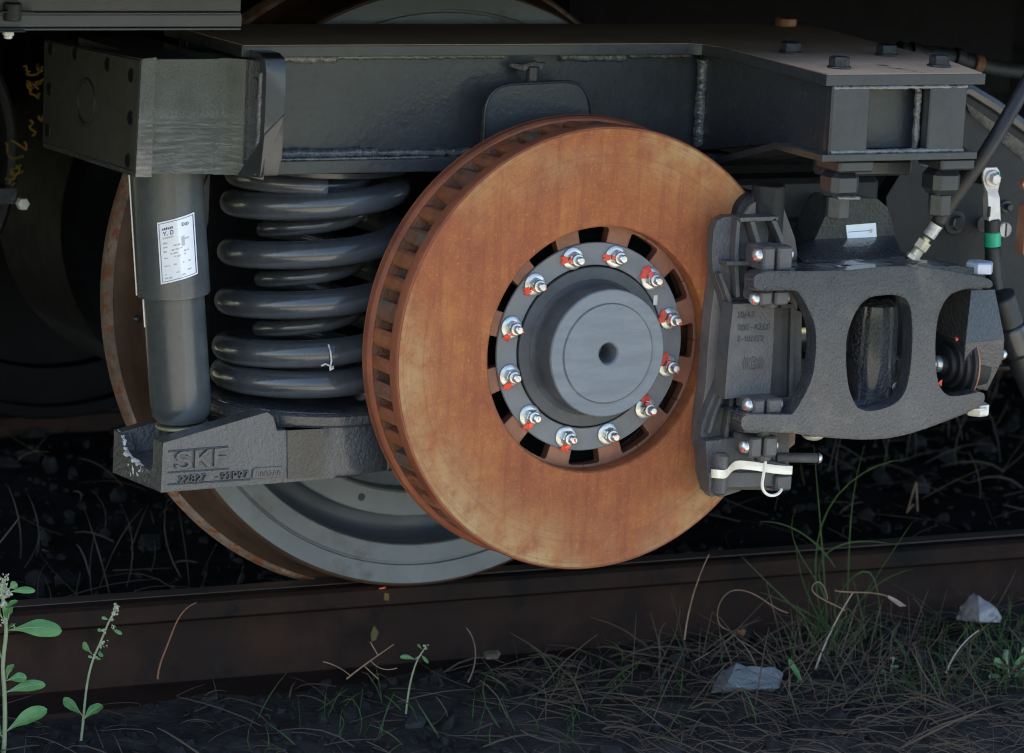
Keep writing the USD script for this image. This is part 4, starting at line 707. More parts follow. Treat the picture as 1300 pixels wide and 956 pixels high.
a_, b_ = at(985, 580.5, y=-0.075), at(1039, 581.5, y=-0.10); pbt = obj('pull_bolt', cyl(a_, b_, 0.0072, n=24), m_pad, ph); obj('bolt_end', dome(b_, b_-a_, 0.0078, 0.006), m_zinc, pbt)

# ================================================================ right-hand side: end plate, brake hose, earthing cable
ep = thing('end_plate', 'big dark plate with a sloping top behind the brake hose and the earthing cable', 'metal plate', (0.70, 0.08, 0.1))
YP = 0.085
m = prism(xz([(1125, 470), (1125, 250), (1205, 120), (1228, 114), (1262, 135), (1330, 185), (1400, 300), (1400, 470)], YP), YP, YP+0.03); obj('plate', m, m_dark2, ep)
obj('plate_edge', tube([at(1205, 118, y=YP), at(1228, 112, y=YP), at(1262, 133, y=YP), at(1330, 183, y=YP)], 0.011, 8), m_frame, ep)
obj('corner_fillet', hull([q(1226, 130, YP-0.001), q(1300, 182, YP-0.001), q(1232, 146, YP-0.001), q(1300, 205, YP-0.001), q(1226, 130, YP-0.014), q(1300, 182, YP-0.014)]), m_weld, ep)
for px, py, r in ((1211, 282, 0.019), (1276, 262, 0.010)):
    c = at(px, py, y=YP); w = obj('bolt_head', hexnut(c+[0, -0.004, 0], (0, -1, 0), r*0.6, 0.011, a0=0.3), m_frame, ep); obj('washer', cyl(c, c+[0, -0.004, 0], r), m_frame, w)
obj('lower_panel', box(0.70, 1.05, 0.03, 0.07, -0.06, -0.03, 0.004), m_frame, ep)
c = at(1299, 285, y=0.0); obj('copper_strip', box(c[0]-0.004, c[0]+0.03, -0.012, 0.012, c[2]-0.045, c[2]+0.030, 0.002), m_copper, ep)
c = at(1300, 233, y=0.0); obj('copper_nut', hexnut(c, (0, -1, 0), 0.010, 0.010), m_copper, ep)

YH = -0.03
bh = thing('brake_hose', 'black brake hose with a crimped silver ferrule and brass nut above the caliper', 'hose', (0.53, YH, 0.18))
hp = smooth_path([at(px, py, y=yy) for px, py, yy in ((1345, 20, -0.02), (1318, 78, -0.06), (1285, 138, -0.10), (1250, 196, -0.10), (1215, 246, -0.075), (1190, 284, -0.055))], 60)
obj('rubber_hose', tube(hp, 0.0108, 18), m_black, bh, smooth=True)
e0, e1 = hp[-1], np.array(at(1176.5, 303, y=-0.05)); dh = (e1-e0)/np.linalg.norm(e1-e0)
obj('ferrule', lathe([(0, 0), (0.0092, 0), (0.0098, 0.001), (0.0098, 0.012), (0.0092, 0.0135), (0.0098, 0.015), (0.0098, 0.026), (0.0085, 0.027), (0, 0.027)], e0-dh*0.004, dh, 28), m_tin, bh)
e2 = e0+dh*0.025; obj('stem', cyl(e2, e2+dh*0.012, 0.0062), m_brass, bh); obj('union_nut', hexnut(e2+dh*0.006, dh, 0.0115, 0.015, a0=0.2), m_brass, bh)
e3 = e2+dh*0.02; obj('elbow', [cyl(e3, e3+dh*0.02, 0.0085), hexnut(e3+dh*0.012, dh, 0.012, 0.008)], m_brass, bh)

YE = 0.02
ec = thing('earth_cable', 'black earthing cable with a silver lug and a green band', 'cable', (0.66, YE, 0.17))
c0, c1 = np.array(at(1258, 226, y=YE)), np.array(at(1259.5, 284, y=YE)); du = (c1-c0)/np.linalg.norm(c1-c0)
P = lambda s, w: c0+du*s+np.array([w, 0, 0])
prof = [(-0.016, 0.010), (-0.010, 0.0145), (0.0, 0.0155), (0.012, 0.0130), (0.020, 0.0095), (0.030, 0.0105), (0.064, 0.0105)]
V, Fc = [], []
for s, w in prof:
    th_ = 0.0022 if s < 0.015 else (0.0022+(s-0.015)*0.3 if s < 0.035 else 0.0078)
    for x, y in ((-w, -th_), (w, -th_), (w, th_), (-w, th_)): V.append(P(s, x)+[0, y, 0])
for i in range(len(prof)-1):
    for j in range(4):
        a_, b_ = 4*i+j, 4*i+(j+1) % 4; Fc += [(a_, b_, b_+4), (a_, b_+4, a_+4)]
e0 = 4*(len(prof)-1); Fc += [(0, 1, 2), (0, 2, 3), (e0, e0+1, e0+2), (e0, e0+2, e0+3)]
m = trimesh.Trimesh(np.array(V), Fc, process=False); m.fix_normals(); lg = obj('cable_lug', m, m_tin, ec)
obj('lug_bolt', [hexnut(c0+[0, -0.006, 0], (0, -1, 0), 0.0085, 0.010, a0=0.4), cyl(c0+[0, -0.002, 0], c0+[0, -0.006, 0], 0.0125)], m_tin, lg)
obj('paint_mark', box(c0[0]+0.0065, c0[0]+0.0095, YE-0.0095, YE-0.0064, c0[2]-0.007, c0[2]+0.010, 0.0006), paint('teal_marker', (0.01, 0.30, 0.30), (0.02, 0.36, 0.36), rough=0.5, bevel=0), lg)
obj('crimp_slot', box(c0[0]-0.007, c0[0]-0.0015, YE-0.0083, YE-0.006, (P(0.058, 0))[2], (P(0.042, 0))[2], 0.0008), m_dark2, lg)
obj('stand_off', cyl(c0+[0, 0.002, 0], c0+[0, 0.066, 0], 0.013), m_dark2, ec)
obj('shrink_tube', cyl(P(0.062, 0), P(0.083, 0), 0.0118), m_black, ec)
obj('green_band', cyl(P(0.0815, 0), P(0.1045, 0), 0.0126, n=32), m_green, ec)
cbp = smooth_path([P(0.102, 0), P(0.14, 0), np.array(at(1264, 370, y=YE)), np.array(at(1275, 410, y=YE)), np.array(at(1287, 450, y=YE)), np.array(at(1310, 500, y=YE)), np.array(at(1350, 560, y=YE))], 50)
obj('black_cable', tube(cbp, 0.0122, 18), m_black, ec, smooth=True)
c = np.array(at(1277, 292, y=YE)); sc_ = obj('clip_screw', [cyl(c+[0, 0.06, 0], c+[0, 0.0, 0], 0.0115, n=28)], m_tin, ec); obj('screw_slot', box(c[0]-0.0015, c[0]+0.0015, YE-0.0008, YE+0.001, c[2]-0.010, c[2]+0.010, 0.0003), m_black, sc_)
dk = thing('drain_hose', 'fat black hose with a grey clamped end at the right edge', 'hose', (0.72, -0.02, 0.0))
hp = smooth_path([at(px, py, y=-0.03) for px, py in ((1270, 375), (1279, 402), (1291, 440), (1312, 490), (1340, 545))], 40)
obj('rubber_hose', tube(hp, 0.0215, 20), m_black, dk, smooth=True)
obj('hose_collar', tube(hp[8:17], 0.0228, 24), m_frame, dk, smooth=True)

# ================================================================ car body over the bogie, and the dark machinery under it
cbd = thing('rail_car', 'rail car body whose floor and side shade the bogie', 'train', (0, 1.33, 0.6))
obj('car_body', box(-13, 13, -0.09, 2.75, 0.535, 3.35, 0.005), m_body, cbd)
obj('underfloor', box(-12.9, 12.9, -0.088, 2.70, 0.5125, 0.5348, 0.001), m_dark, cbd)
ub = thing('underfloor_box', 'grey underfloor box with a ribbed lower rail at the upper left', 'equipment box', (-0.75, 0.1, 0.5))
xe = at(307, 30, y=0.05)[0]; zb = at(150, 36.5, y=0.05)[2]
obj('box_shell', box(-2.4, xe-0.001, 0.0525, 0.50, zb+0.0225, 0.5120, 0.001), m_box, ub)
obj('lower_rail', box(-2.4, xe, 0.0500, 0.10, zb+0.0020, zb+0.0190, 0.001), m_box, ub)
obj('rail_lip', box(-2.4, xe-0.002, 0.0470, 0.10, zb-0.0018, zb+0.0012, 0.0006), m_box, ub)
obj('rail_lip', box(-2.4, xe-0.002, 0.0485, 0.10, zb+0.0190, zb+0.0218, 0.0006), m_box, ub)
c = at(15, 38, y=0.048); nb = obj('hanging_bolt', [hexnut(c+[0, 0.012, -0.001], (0, 0, -1), 0.0075, 0.008), cyl(c+[0, 0.012, -0.008], c+[0, 0.012, -0.013], 0.0055)], m_pale, ub)
obj('bracket_clip', [cyl(c+[0, 0.0, 0.012], c+[0, 0.0, 0.036], 0.012), box(c[0]-0.04, c[0]+0.028, 0.040, 0.0495, zb+0.0222, zb+0.0245, 0.0008), box(c[0]-0.04, c[0]+0.016, 0.038, 0.0495, zb-0.0032, zb-0.0004, 0.0008)], m_dark2, ub)
mt = thing('traction_gear', 'dark machinery with yellow chalk scribbles in the shade at the left', 'gearbox', (-0.6, 1.2, 0.1))
C = np.array([-0.78, 1.0, 0.14])
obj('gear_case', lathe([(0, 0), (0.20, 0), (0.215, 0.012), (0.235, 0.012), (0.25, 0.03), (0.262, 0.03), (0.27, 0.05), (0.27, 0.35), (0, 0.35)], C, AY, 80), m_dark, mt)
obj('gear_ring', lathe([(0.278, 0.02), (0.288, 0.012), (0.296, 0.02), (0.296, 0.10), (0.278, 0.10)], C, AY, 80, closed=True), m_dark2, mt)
gy = np.random.default_rng(21)
for k in range(13):
    px = 12+38*gy.random(); py = 85+135*gy.random(); px = 52-0.20*abs(py-90)+gy.uniform(-12, 6)
    o = np.array(at(px, py, y=C[1]-0.004)); n = 7
    P_ = o+np.cumsum(gy.normal(0, 0.006, (n, 3))*[1, 0, 1], 0)
    obj('chalk_mark', tube(smooth_path(P_, 14), 0.0022, 5), m_yellow, mt)
c0 = np.array(at(0, 250, y=0.85)); ta = thing('torque_bar', 'grey bar with a nut ending in the shade at the left edge', 'bar', c0)
obj('bar', hull([c0+[-0.4, 0, 0.013], c0+[0.028, 0, 0.013], c0+[-0.4, 0, -0.012], c0+[0.028, 0, -0.012], c0+[-0.4, 0.04, 0.013], c0+[0.028, 0.04, 0.013], c0+[-0.4, 0.04, -0.012], c0+[0.028, 0.04, -0.012]]), m_frame, ta)
obj('nut', hexnut(np.array(at(27, 258, y=0.845)), (0, -1, 0), 0.010, 0.012), m_pale, ta)
for px, py in ((25, 424), (113, 437), (184, 289), (174, 405)):
    o = at(px, py, y=2.15); o2 = at(px, py, y=0.53)
    obj('rivet', dome(np.array(at(px, py, y=2.148 if px < 150 else 0.56)), (0, -1, 0), 0.0075 if px < 150 else 0.006, 0.005), m_frame, ws if px < 150 else ws)
fb = thing('far_frame', 'dark bogie beam and motor mass far behind under the car', 'bogie frame', (0, 1.9, 0.2))
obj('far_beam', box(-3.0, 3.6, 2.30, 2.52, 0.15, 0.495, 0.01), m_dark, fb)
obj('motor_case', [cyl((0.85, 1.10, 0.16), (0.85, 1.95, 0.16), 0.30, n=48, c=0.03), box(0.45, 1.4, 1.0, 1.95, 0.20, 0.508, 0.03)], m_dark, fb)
sk = thing('side_skirt', 'added black skirt that blacks out the far side under the car', 'skirt', (5, 2.62, 0))  # added panel: blocks light and blacks out the view below the car
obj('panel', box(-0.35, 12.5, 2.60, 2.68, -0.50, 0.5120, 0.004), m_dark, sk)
pp = thing('brake_pipe', 'dark pipe with brown couplings lying behind the bolted arm', 'pipe', (0.75, 0.35, 0.42))
ppx = [(1140, 62), (1165, 68), (1195, 70), (1222, 76), (1255, 85), (1300, 90), (1350, 92)]
obj('pipe', tube(smooth_path([at(a_, b_, y=0.30) for a_, b_ in ppx], 40), 0.013, 14), m_dark2, pp, smooth=True)
for px, py in ((1160, 66), (1216, 73), (1240, 81)):
    c = np.array(at(px, py, y=0.297)); obj('coupling', cyl(c+[-0.008, 0, 0.002], c+[0.008, 0, -0.002], 0.0150), m_rustshade if px == 1240 else m_dark2, pp)

# ================================================================ weeds, grass, straw and stones
gp = np.random.default_rng(31)
def onto(px, py, y):
    return np.array(at(px, py, y=y))
def blade(pts, w, n=14, fold=0.25):
    """A grass blade: a folded strip that tapers to its tip."""
    P = smooth_path(pts, n) if len(pts) > 2 else np.linspace(pts[0], pts[1], n)
    tg = np.gradient(P, axis=0); tg /= np.linalg.norm(tg, axis=1, keepdims=True)
    sdv = np.cross(tg, np.array([0.25, -1, 0.1])); sdv /= np.linalg.norm(sdv, axis=1, keepdims=True); nv = np.cross(sdv, tg)
    t_ = np.linspace(0, 1, n); ww = w*(1-t_**2.2)*np.minimum(1, 0.6+t_*2)+0.0003
    V = np.stack([P-sdv*ww[:, None]+nv*ww[:, None]*fold, P, P+sdv*ww[:, None]+nv*ww[:, None]*fold], 1).reshape(-1, 3); F = []
    for i in range(n-1):
        for j in range(2):
            a_ = 3*i+j; F += [(a_, a_+1, a_+4), (a_, a_+4, a_+3)]
    return trimesh.Trimesh(V, F, process=False)
def leaf(o, tip, w, bulge=0.62, droop=0.0, n=22):
    """A stalked spoon-shaped leaf with a midrib fold."""
    o, tip = np.array(o, float), np.array(tip, float); ax = tip-o; L = np.linalg.norm(ax); ax /= L
    s = np.cross(ax, [0.2, -1, 0.35]); s /= np.linalg.norm(s); nv = np.cross(s, ax)
    t_ = np.linspace(0, 1, n); shape = np.where(t_ < bulge, 0.10+0.90*np.sin(np.clip(t_/bulge, 0, 1)*PI/2)**2.2, np.sqrt(np.clip(1-((t_-bulge)/(1-bulge))**2, 0, 1)))
    P = o+ax*(L*t_)[:, None]+np.array([0, 0, 1.])*(droop*L*np.sin(t_*PI))[:, None]; ww = w*shape
    wv = (np.sin(t_*17+o[0]*900)*0.10*ww)[:, None]*nv; V = np.stack([P-s*ww[:, None]-nv*ww[:, None]*0.22+wv, P-s*ww[:, None]*0.5-nv*ww[:, None]*0.06, P, P+s*ww[:, None]*0.5-nv*ww[:, None]*0.06, P+s*ww[:, None]-nv*ww[:, None]*0.30-wv], 1).reshape(-1, 3); F = []
    for i in range(n-1):
        for j in range(4):
            a_ = 5*i+j; F += [(a_, a_+1, a_+6), (a_, a_+6, a_+5)]
    return trimesh.Trimesh(V, F, process=False)
def bud(o, r, n=14, st=(1, 1, 1.2)):
    return [hull(np.array(o)+gp.normal(0, 0.62, 3)*np.array(st)*r+gp.normal(0, 1, (8, 3))*r*0.30) for _ in range(n)]
def weed(name, label, stem_px, y, r0, r1, leaves, buds, cat='weed'):
    base = onto(*stem_px[0], y); w = thing(name, label, cat, base)
    sp = smooth_path([onto(a_, b_, y) for a_, b_ in stem_px], 24)
    obj('stem', tube(sp, np.linspace(r0, r1, 24), 8), m_stem, w, smooth=True)
    for (ax_, ay_, bx_, by_, wd, dy) in leaves:
        obj('leaf', leaf(onto(ax_, ay_, y), onto(bx_, by_, y+dy), wd, droop=0.06), m_leaf, w, smooth=True)
    for (ax_, ay_, bx_, by_, wd, dy) in leaves:
        if wd < 0.005: continue
        o_, e_ = onto(ax_, ay_, y), onto(bx_, by_, y+dy); qq = np.array([o_+(e_-o_)*u_+np.array([0, -0.0005, 0.06*np.linalg.norm(e_-o_)*math.sin(PI*u_)]) for u_ in np.linspace(0, 0.93, 10)])
        obj('leaf_midrib', tube(qq, np.linspace(0.0009, 0.0003, 10), 5), m_stem, w, smooth=True)
    for (px, py, r, n) in buds: obj('flower', cat_(bud(onto(px, py, y-0.002), r, n)), m_bud, w)
    return w
W1 = 0.30
weed('flowering_weed', 'tall green weed with broad leaves at the left edge of the photo', [(3, 975), (6, 930), (5, 868), (4, 838), (8, 800), (5, 770), (4, 742)], W1, 0.0036, 0.0028,
     [(11, 800, 79, 801, 0.0125, -0.02), (10, 752, 45, 750, 0.0050, -0.01), (9, 790, 13, 771, 0.0085, -0.01), (6, 775, 22, 762, 0.0045, -0.02), (4, 840, -14, 806, 0.0075, 0.0), (8, 862, 16, 843, 0.0060, -0.01), (8, 864, 34, 860, 0.0070, -0.02), (10, 800, 20, 791, 0.0045, -0.02), (3, 785, -8, 768, 0.0075, 0.0), (11, 748, 22, 741, 0.0060, 0.0), (2, 795, -10, 789, 0.006, 0.0), (6, 930, 60, 900, 0.011, -0.02), (6, 940, -20, 905, 0.011, 0.02), (5, 880, 58, 869, 0.008, -0.02)],
     [(5, 752, 0.0062, 40), (4, 740, 0.0050, 30), (6, 766, 0.0052, 24), (7, 733, 0.003, 12), (5, 790, 0.003, 10), (14, 795, 0.0028, 8)])
weed('flowering_weed', 'slim pale stalk with pinkish white buds, in front of the rail at left', [(98, 965), (106, 910), (111, 866), (119, 835), (129, 812), (138, 790), (146, 776)], W1+0.03, 0.0022, 0.0014,
     [(116, 830, 105, 817, 0.0055, -0.01), (127, 826, 129, 834, 0.0045, -0.01), (142, 799, 155, 805, 0.0030, -0.01), (138, 787, 129, 784, 0.0026, 0.0), (119, 836, 112, 833, 0.0022, 0), (120, 836, 128, 837, 0.0018, 0), (130, 802, 124, 799, 0.0026, 0), (106, 910, 80, 888, 0.008, -0.02), (104, 915, 130, 895, 0.008, -0.02)],
     [(148, 772, 0.0036, 26), (145, 779, 0.0030, 16), (141, 786, 0.0026, 12), (132, 801, 0.0032, 14), (144, 796, 0.0026, 10), (131, 820, 0.0036, 14), (120, 833, 0.0030, 10)])
weed('small_weed', 'small pale weed with a white tip in front of the rail below the grey wheel', [(512, 940), (516, 900), (522, 862), (527, 845), (538, 825)], 0.33, 0.0017, 0.0012,
     [(529, 838, 508, 834, 0.0036, -0.01), (534, 831, 544, 842, 0.0028, -0.01), (536, 825, 530, 818, 0.002, 0)], [(540, 822, 0.0026, 20), (529, 836, 0.0018, 8)])
weed('small_weed', 'yellow green weed spike below the grass clump at the lower edge', [(1122, 930), (1125, 880), (1129, 860), (1134, 838)], 0.30, 0.0020, 0.0012,
     [(1130, 858, 1118, 852, 0.0028, -0.01), (1131, 848, 1141, 846, 0.0026, -0.01), (1128, 864, 1140, 860, 0.0045, 0), (1125, 880, 1180, 862, 0.010, -0.02), (1125, 880, 1095, 866, 0.009, 0.0), (1125, 890, 1168, 846, 0.009, 0.01)], [(1134, 836, 0.0028, 20), (1133, 846, 0.0022, 10), (1129, 858, 0.0022, 10)])
weed('small_weed', 'bluish green weed with broad leaves at the right edge near the ground', [(1285, 940), (1283, 880), (1280, 850), (1276, 835)], 0.20, 0.0020, 0.0012,
     [(1280, 852, 1262, 838, 0.0075, -0.01), (1282, 856, 1303, 832, 0.0055, -0.01), (1283, 862, 1312, 850, 0.0075, -0.01), (1280, 845, 1276, 828, 0.005, 0), (1284, 870, 1255, 858, 0.006, 0), (1284, 880, 1262, 868, 0.008, 0)], [(1300, 826, 0.003, 10)])
weed('grass_leaf', 'single wide blue green leaf blade at the lower edge right of the flat stone', [(1030, 900), (1022, 875)], 0.28, 0.0022, 0.002, [(1024, 878, 1001, 837, 0.0058, -0.01), (1030, 895, 1012, 862, 0.005, 0.0)], [])
# clump of grass with tall stalks
gcx = thing('grass_clump', 'clump of green grass with tall thin stalks below the caliper', 'grass clump', onto(1055, 800, 0.40))
ground_at = lambda x, y: float(ground_z(np.array(x), np.array(y)))
tall = [[(1050, 800), (1047, 745), (1040, 650), (1033, 565)], [(1072, 800), (1076, 745), (1080, 660), (1098, 565)], [(1045, 790), (1035, 715), (1055, 640), (1100, 598), (1152, 583)], [(1050, 790), (1022, 715), (1005, 672), (1010, 645)],
        [(1070, 790), (1080, 735), (1100, 725), (1114, 750), (1118, 800)], [(1040, 800), (975, 740), (940, 705)], [(1060, 800), (1010, 770), (965, 752)], [(1075, 790), (1120, 720), (1160, 660)], [(1048, 760), (1060, 695), (1085, 688), (1130, 691)], [(1050, 800), (1020, 740), (1010, 690)], [(1070, 800), (1110, 745), (1160, 722)], [(1060, 720), (1035, 690), (1000, 668), (965, 662)]]
for i, tpx in enumerate(tall):
    y0 = 0.42+0.02*(i % 4); obj('blade', blade([onto(a_, b_, y0-0.03*j/len(tpx)) for j, (a_, b_) in enumerate(tpx)], 0.0020 if i < 3 else 0.0014), m_blade, gcx, smooth=True)
for i in range(75):
    px = gp.normal(1060, 34); y0 = gp.uniform(0.33, 0.47); b0 = onto(px, 812, y0); b0[2] = ground_at(b0[0], b0[1])-0.004
    L = gp.uniform(0.04, 0.135); lean = np.array([gp.normal(0, 0.42), gp.normal(-0.1, 0.3), 1.0]); lean /= np.linalg.norm(lean); cv = np.array([gp.normal(0, 0.35), gp.normal(-0.1, 0.2), -0.35])
    P_ = [b0, b0+lean*L*0.5, b0+lean*L*0.9+cv*L*0.5*gp.uniform(0, 1)]
    obj('blade', blade(P_, gp.uniform(0.0006, 0.0012), 8), m_blade if gp.random() < 0.72 else m_straw, gcx, smooth=True)
# single dry stems that stand out
def dry(label, pts, y, r, mat=None, yv=0.0, name='dry_stem', extra=()):
    q_ = [onto(a_, b_, y+yv*i) for i, (a_, b_) in enumerate(pts)]; t_ = thing(name, label, 'dry stem', q_[0])
    obj('stalk', tube(smooth_path(q_, 24) if len(q_) > 2 else np.linspace(q_[0], q_[1], 8), np.linspace(r, r*0.55, 24 if len(q_) > 2 else 8), 7), mat or m_twig, t_, smooth=True)
    for e_ in extra: obj('side_twig', tube(smooth_path([onto(a_, b_, y) for a_, b_ in e_], 14) if len(e_) > 2 else np.array([onto(*e_[0], y), onto(*e_[1], y)]), r*0.6, 6), mat or m_twig, t_, smooth=True)
    return t_
dry('curved reddish dry stem standing in front of the rail at left', [(200, 862), (206, 835), (214, 815), (230, 780), (249, 765)], 0.40, 0.0016, paint('red_twig', (0.20, 0.085, 0.045), (0.28, 0.13, 0.07), rough=0.7, bevel=0))
dry('straight pale dry stalk leaning left beside the disc', [(869, 812), (875, 775), (885, 740), (900, 704)], 0.36, 0.0014, m_twig)
dry('bleached stalk with a bend leaning across the grass clump', [(1035, 850), (1058, 795), (1083, 752)], 0.30, 0.0018, m_pale_straw)
dry('dry blade curled into a loop in front of the grass clump', [(1072, 775), (1055, 766), (1040, 758), (1031, 745), (1037, 739), (1044, 742), (1050, 762)], 0.31, 0.0013, m_twig)
dry('arching dry grass blade left of the grass clump', [(1000, 778), (970, 762), (945, 750), (925, 752), (911, 775), (925, 800)], 0.36, 0.0010, m_twig)
sh_ = dry('thin dry stalk with a golden seed head right of the grass clump', [(1060, 750), (1090, 752), (1120, 755), (1137, 762)], 0.30, 0.0013, m_twig)
obj('seed_head', hull(np.vstack([onto(px, py, 0.30)+gp.normal(0, 0.0012, (3, 3)) for px, py in ((1128, 757.5), (1137, 761), (1145, 769), (1142, 770), (1150, 768))])), m_pale_straw, sh_)
dry('pale bent dry blade at the lower right below the white stone', [(1201, 855), (1210, 835), (1225, 815), (1243, 800)], 0.22, 0.0017, m_pale_straw)
dry('forked pale dry stem leaning over the flat grey stone', [(962, 860), (955, 835), (936, 810), (930, 805)], 0.30, 0.0011, m_straw, extra=([(936, 812), (955, 822), (985, 850)], [(931, 806), (910, 822), (880, 840)]))
dry('pale crooked twig upright in front of the rail middle', [(594, 866), (602, 845), (603, 822), (592, 797)], 0.35, 0.0014, m_straw)
dry('brittle branching twig lying below the wheel', [(440, 862), (455, 850), (480, 832), (500, 818)], 0.34, 0.0014, m_twig, extra=([(445, 858), (425, 845), (410, 840)], [(470, 838), (490, 850), (504, 848)], [(480, 832), (470, 815)], [(462, 845), (480, 862)]))
dry('upright brown stalk behind the rail at right', [(1166, 683), (1165, 650), (1163, 612)], 0.95, 0.0022, m_twig, extra=([(1138, 690), (1150, 655), (1162, 615)], [(1140, 688), (1152, 650), (1160, 640)]))
# the straw litter that nobody could count
sm = []
for i in range(1900):
    if i < 1500: x, y = gp.uniform(-0.9, 1.2), gp.uniform(-0.25, 0.52)
    else: x, y = gp.uniform(-0.9, 2.6), gp.uniform(0.64, 2.3)
    if i < 1500 and x < 0.1 and gp.random() < 0.72: x += 0.95
    z0 = ground_at(x, y); L = gp.uniform(0.03, 0.13)*(1.2 if i >= 1500 else 1.0); a_ = gp.uniform(0, 2*PI); up = abs(gp.normal(0, 0.22 if i < 1500 else 0.35))
    dv = np.array([math.cos(a_), math.sin(a_), up]); b0 = np.array([x, y, z0+0.002]); md = b0+dv*L*0.5+[0, 0, gp.uniform(-0.05, 0.25)*L]+gp.normal(0, 0.16, 3)*L*[1, 1, 0.2]; e_ = b0+dv*L
    qb = [(1-u_)**2*b0+2*u_*(1-u_)*md+u_*u_*e_ for u_ in (0, .25, .5, .75, 1)]
    sm.append(tube(np.array(qb), np.array([0.0010, 0.0010, 0.0009, 0.0007, 0.0004])*gp.choice([0.5, 0.75, 1.0, 1.7], p=[.35, .3, .25, .1]), 4, False))
for i in range(150):
    x, y = gp.normal(0.62, 0.30), gp.uniform(0.05, 0.46); b0 = np.array([x, y, ground_at(x, y)-0.003]); L = gp.uniform(0.03, 0.12); ln = np.array([gp.normal(0, 0.5), gp.normal(0, 0.3), 1.0]); k_ = np.array([gp.normal(0, 0.3), 0, -0.2])*L*gp.uniform(0, 1)
    sm.append(tube(np.array([b0, b0+ln*L*0.5, b0+ln*L*0.8+k_*0.5, b0+ln*L+k_]), np.array([0.0011, 0.0009, 0.0007, 0.0004])*gp.uniform(0.6, 1.3), 4, False))
obj('dry_straw', cat_(sm), m_straw2, label='thin dry straw lying all over the dark soil along the rail', cat='straw', kind='stuff')
tf = []
for i in range(110):
    if gp.random() < 0.8: x, y = gp.uniform(0.95, 2.3), gp.uniform(1.0, 2.2)
    else: x, y = gp.uniform(-0.75, -0.1), gp.uniform(0.75, 1.3)
    b0 = np.array([x, y, ground_at(x, y)-0.004]); L = gp.uniform(0.05, 0.22); dv = np.array([gp.normal(0, 0.3), gp.normal(0, 0.3), 1.0])
    tf.append(blade([b0, b0+dv*L*0.55, b0+dv*L*0.95+np.array([gp.normal(0, 0.3), gp.normal(0, 0.3), -0.15])*L*0.5], gp.uniform(0.0006, 0.0016), 6))
obj('dead_grass', cat_(tf), m_dead, label='withered grass between the rails in the shade of the car', cat='dead grass', kind='stuff', smooth=True)
wb = []
for i in range(260):
    px = gp.choice([gp.normal(1270, 30), gp.normal(1180, 40), gp.normal(420, 60), gp.normal(780, 120)], p=[0.45, 0.25, 0.1, 0.2]); y0 = gp.uniform(0.1, 0.42)
    b0 = onto(px, 830, y0); b0[2] = ground_at(b0[0], b0[1])-0.003; L = gp.uniform(0.02, 0.07); dv = np.array([gp.normal(0, 0.5), gp.normal(0, 0.4), 1.0])
    wb.append(blade([b0, b0+dv*L*0.5, b0+dv*L*0.9+gp.normal(0, 0.2, 3)*L], gp.uniform(0.0006, 0.0014), 5))
obj('short_grass', cat_(wb), m_blade, label='short thin green grass sprouting near the rail', cat='grass', kind='stuff', smooth=True)
# stones
def chipped(P_, seed, amp=0.0035):
    m = hull(P_).subdivide_to_size(0.0045); v = m.vertices.copy(); n_ = m.vertex_normals
    f = meshkit.fbm(v*70, 4, seed)-0.5; g_ = np.abs(meshkit.fbm(v*28, 2, seed+9)-0.5)
    m.vertices = v+n_*((f*amp*2-g_*amp*2)[:, None]); return m
def stone(name, label, px, py, y, s, seed, mat, flat=1.0):
    c = onto(px, py, y); t_ = chipped(rock(c, s, seed, flat).vertices, seed, 0.0018); obj(name, t_, mat, smooth=30, label=label, cat='stone')
o = lambda a_, b_, y: onto(a_, b_, y)
sv_ = [o(1214, 786, 0.40), o(1219, 770, 0.40), o(1236, 752, 0.40), o(1242, 755, 0.38), o(1262, 770, 0.37), o(1272, 784, 0.37), o(1270, 790, 0.36), o(1243, 790, 0.35), o(1243, 778, 0.35)]
obj('stone', chipped(np.vstack([np.array(sv_), np.array([o(1220, 786, 0.46), o(1262, 786, 0.45), o(1240, 762, 0.44)])]), 3), m_stone, smooth=30, label='pale angular stone leaning against the rail at right', cat='stone')
sv_ = [o(934, 843, 0.26), o(985, 848, 0.26), o(994, 855, 0.25), o(990, 868, 0.24), o(922, 864, 0.24), o(920, 872, 0.22), o(990, 874, 0.22)]
obj('stone', chipped(np.vstack([np.array(sv_), np.array(sv_)+[0, 0.04, -0.02]]), 3), m_stone2, smooth=30, label='flat bluish grey stone at the lower edge left of the grass clump', cat='stone')
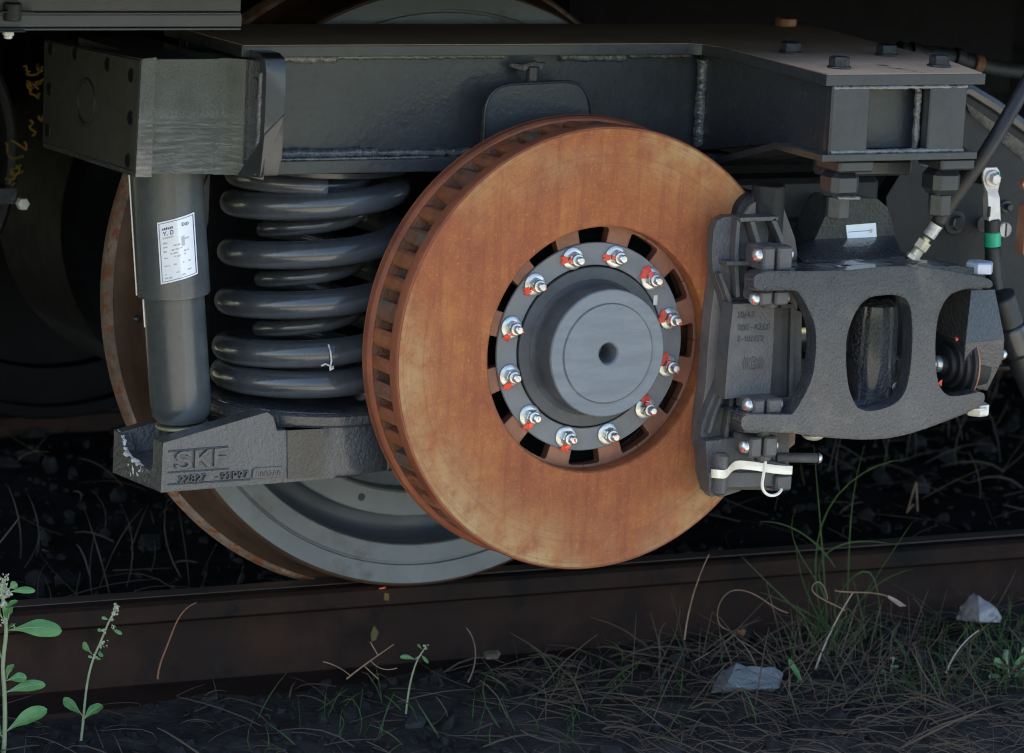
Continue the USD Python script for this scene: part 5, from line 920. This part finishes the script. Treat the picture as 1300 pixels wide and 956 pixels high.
stone('stone', 'small brown stone on the straw left of the grass clump', 940, 803, 0.40, (0.012, 0.010, 0.009), 6, m_lug)
stone('stone', 'rounded brown stone in the litter below the disc', 625, 832, 0.42, (0.022, 0.014, 0.009), 8, paint('brown_stone', (0.10, 0.075, 0.055), (0.16, 0.12, 0.09), rough=0.8, bscale=120, bdist=0.002))
stone('stone', 'small bluish stone among weeds at the right edge', 1277, 832, 0.22, (0.013, 0.010, 0.012), 9, m_stone2)
# loose ballast, one instancer
pi = UsdGeom.PointInstancer.Define(stage, '/World/ballast'); keys(pi.GetPrim(), label='small dark ballast stones scattered over the soil', category='ballast', kind='stuff')
LOC['/World/ballast'] = np.zeros(3)
for k in range(4): obj('ballast_stone', rock((0, 0, 0), (1, 0.85, 0.65), 40+k), m_pebble, '/World/ballast', smooth=False)
pr = [f'/World/ballast/ballast_stone{"" if k == 0 else f"_{k:03d}"}' for k in range(4)]
pi.CreatePrototypesRel().SetTargets([Sdf.Path(x) for x in pr])
N = 9000; X = gp.uniform(-1.0, 2.6, N); Yy = gp.uniform(-0.4, 2.4, N); s_ = gp.lognormal(math.log(0.0048), 0.7, N); s_ = np.clip(s_, 0.0015, 0.026); keep = (Yy < 0.50) | ((Yy > 0.66) & (gp.random(N) < 0.5)); X, Yy, s_ = X[keep], Yy[keep], s_[keep]; s_ = np.where(Yy > 0.66, s_*1.25, s_)
Zz = ground_z(X, Yy)+s_*0.25
pi.CreatePositionsAttr(Vt.Vec3fArray.FromNumpy(np.stack([X, Yy, Zz], 1).astype(np.float32))); pi.CreateScalesAttr(Vt.Vec3fArray.FromNumpy(np.repeat(s_[:, None], 3, 1).astype(np.float32)))
pi.CreateProtoIndicesAttr(Vt.IntArray.FromNumpy(gp.integers(0, 4, len(X)).astype(np.int32)))
qs = gp.normal(size=(len(X), 4)); qs /= np.linalg.norm(qs, axis=1, keepdims=True)
pi.CreateOrientationsAttr(Vt.QuathArray([Gf.Quath(float(a_), float(b_), float(c_), float(d_)) for a_, b_, c_, d_ in qs]))
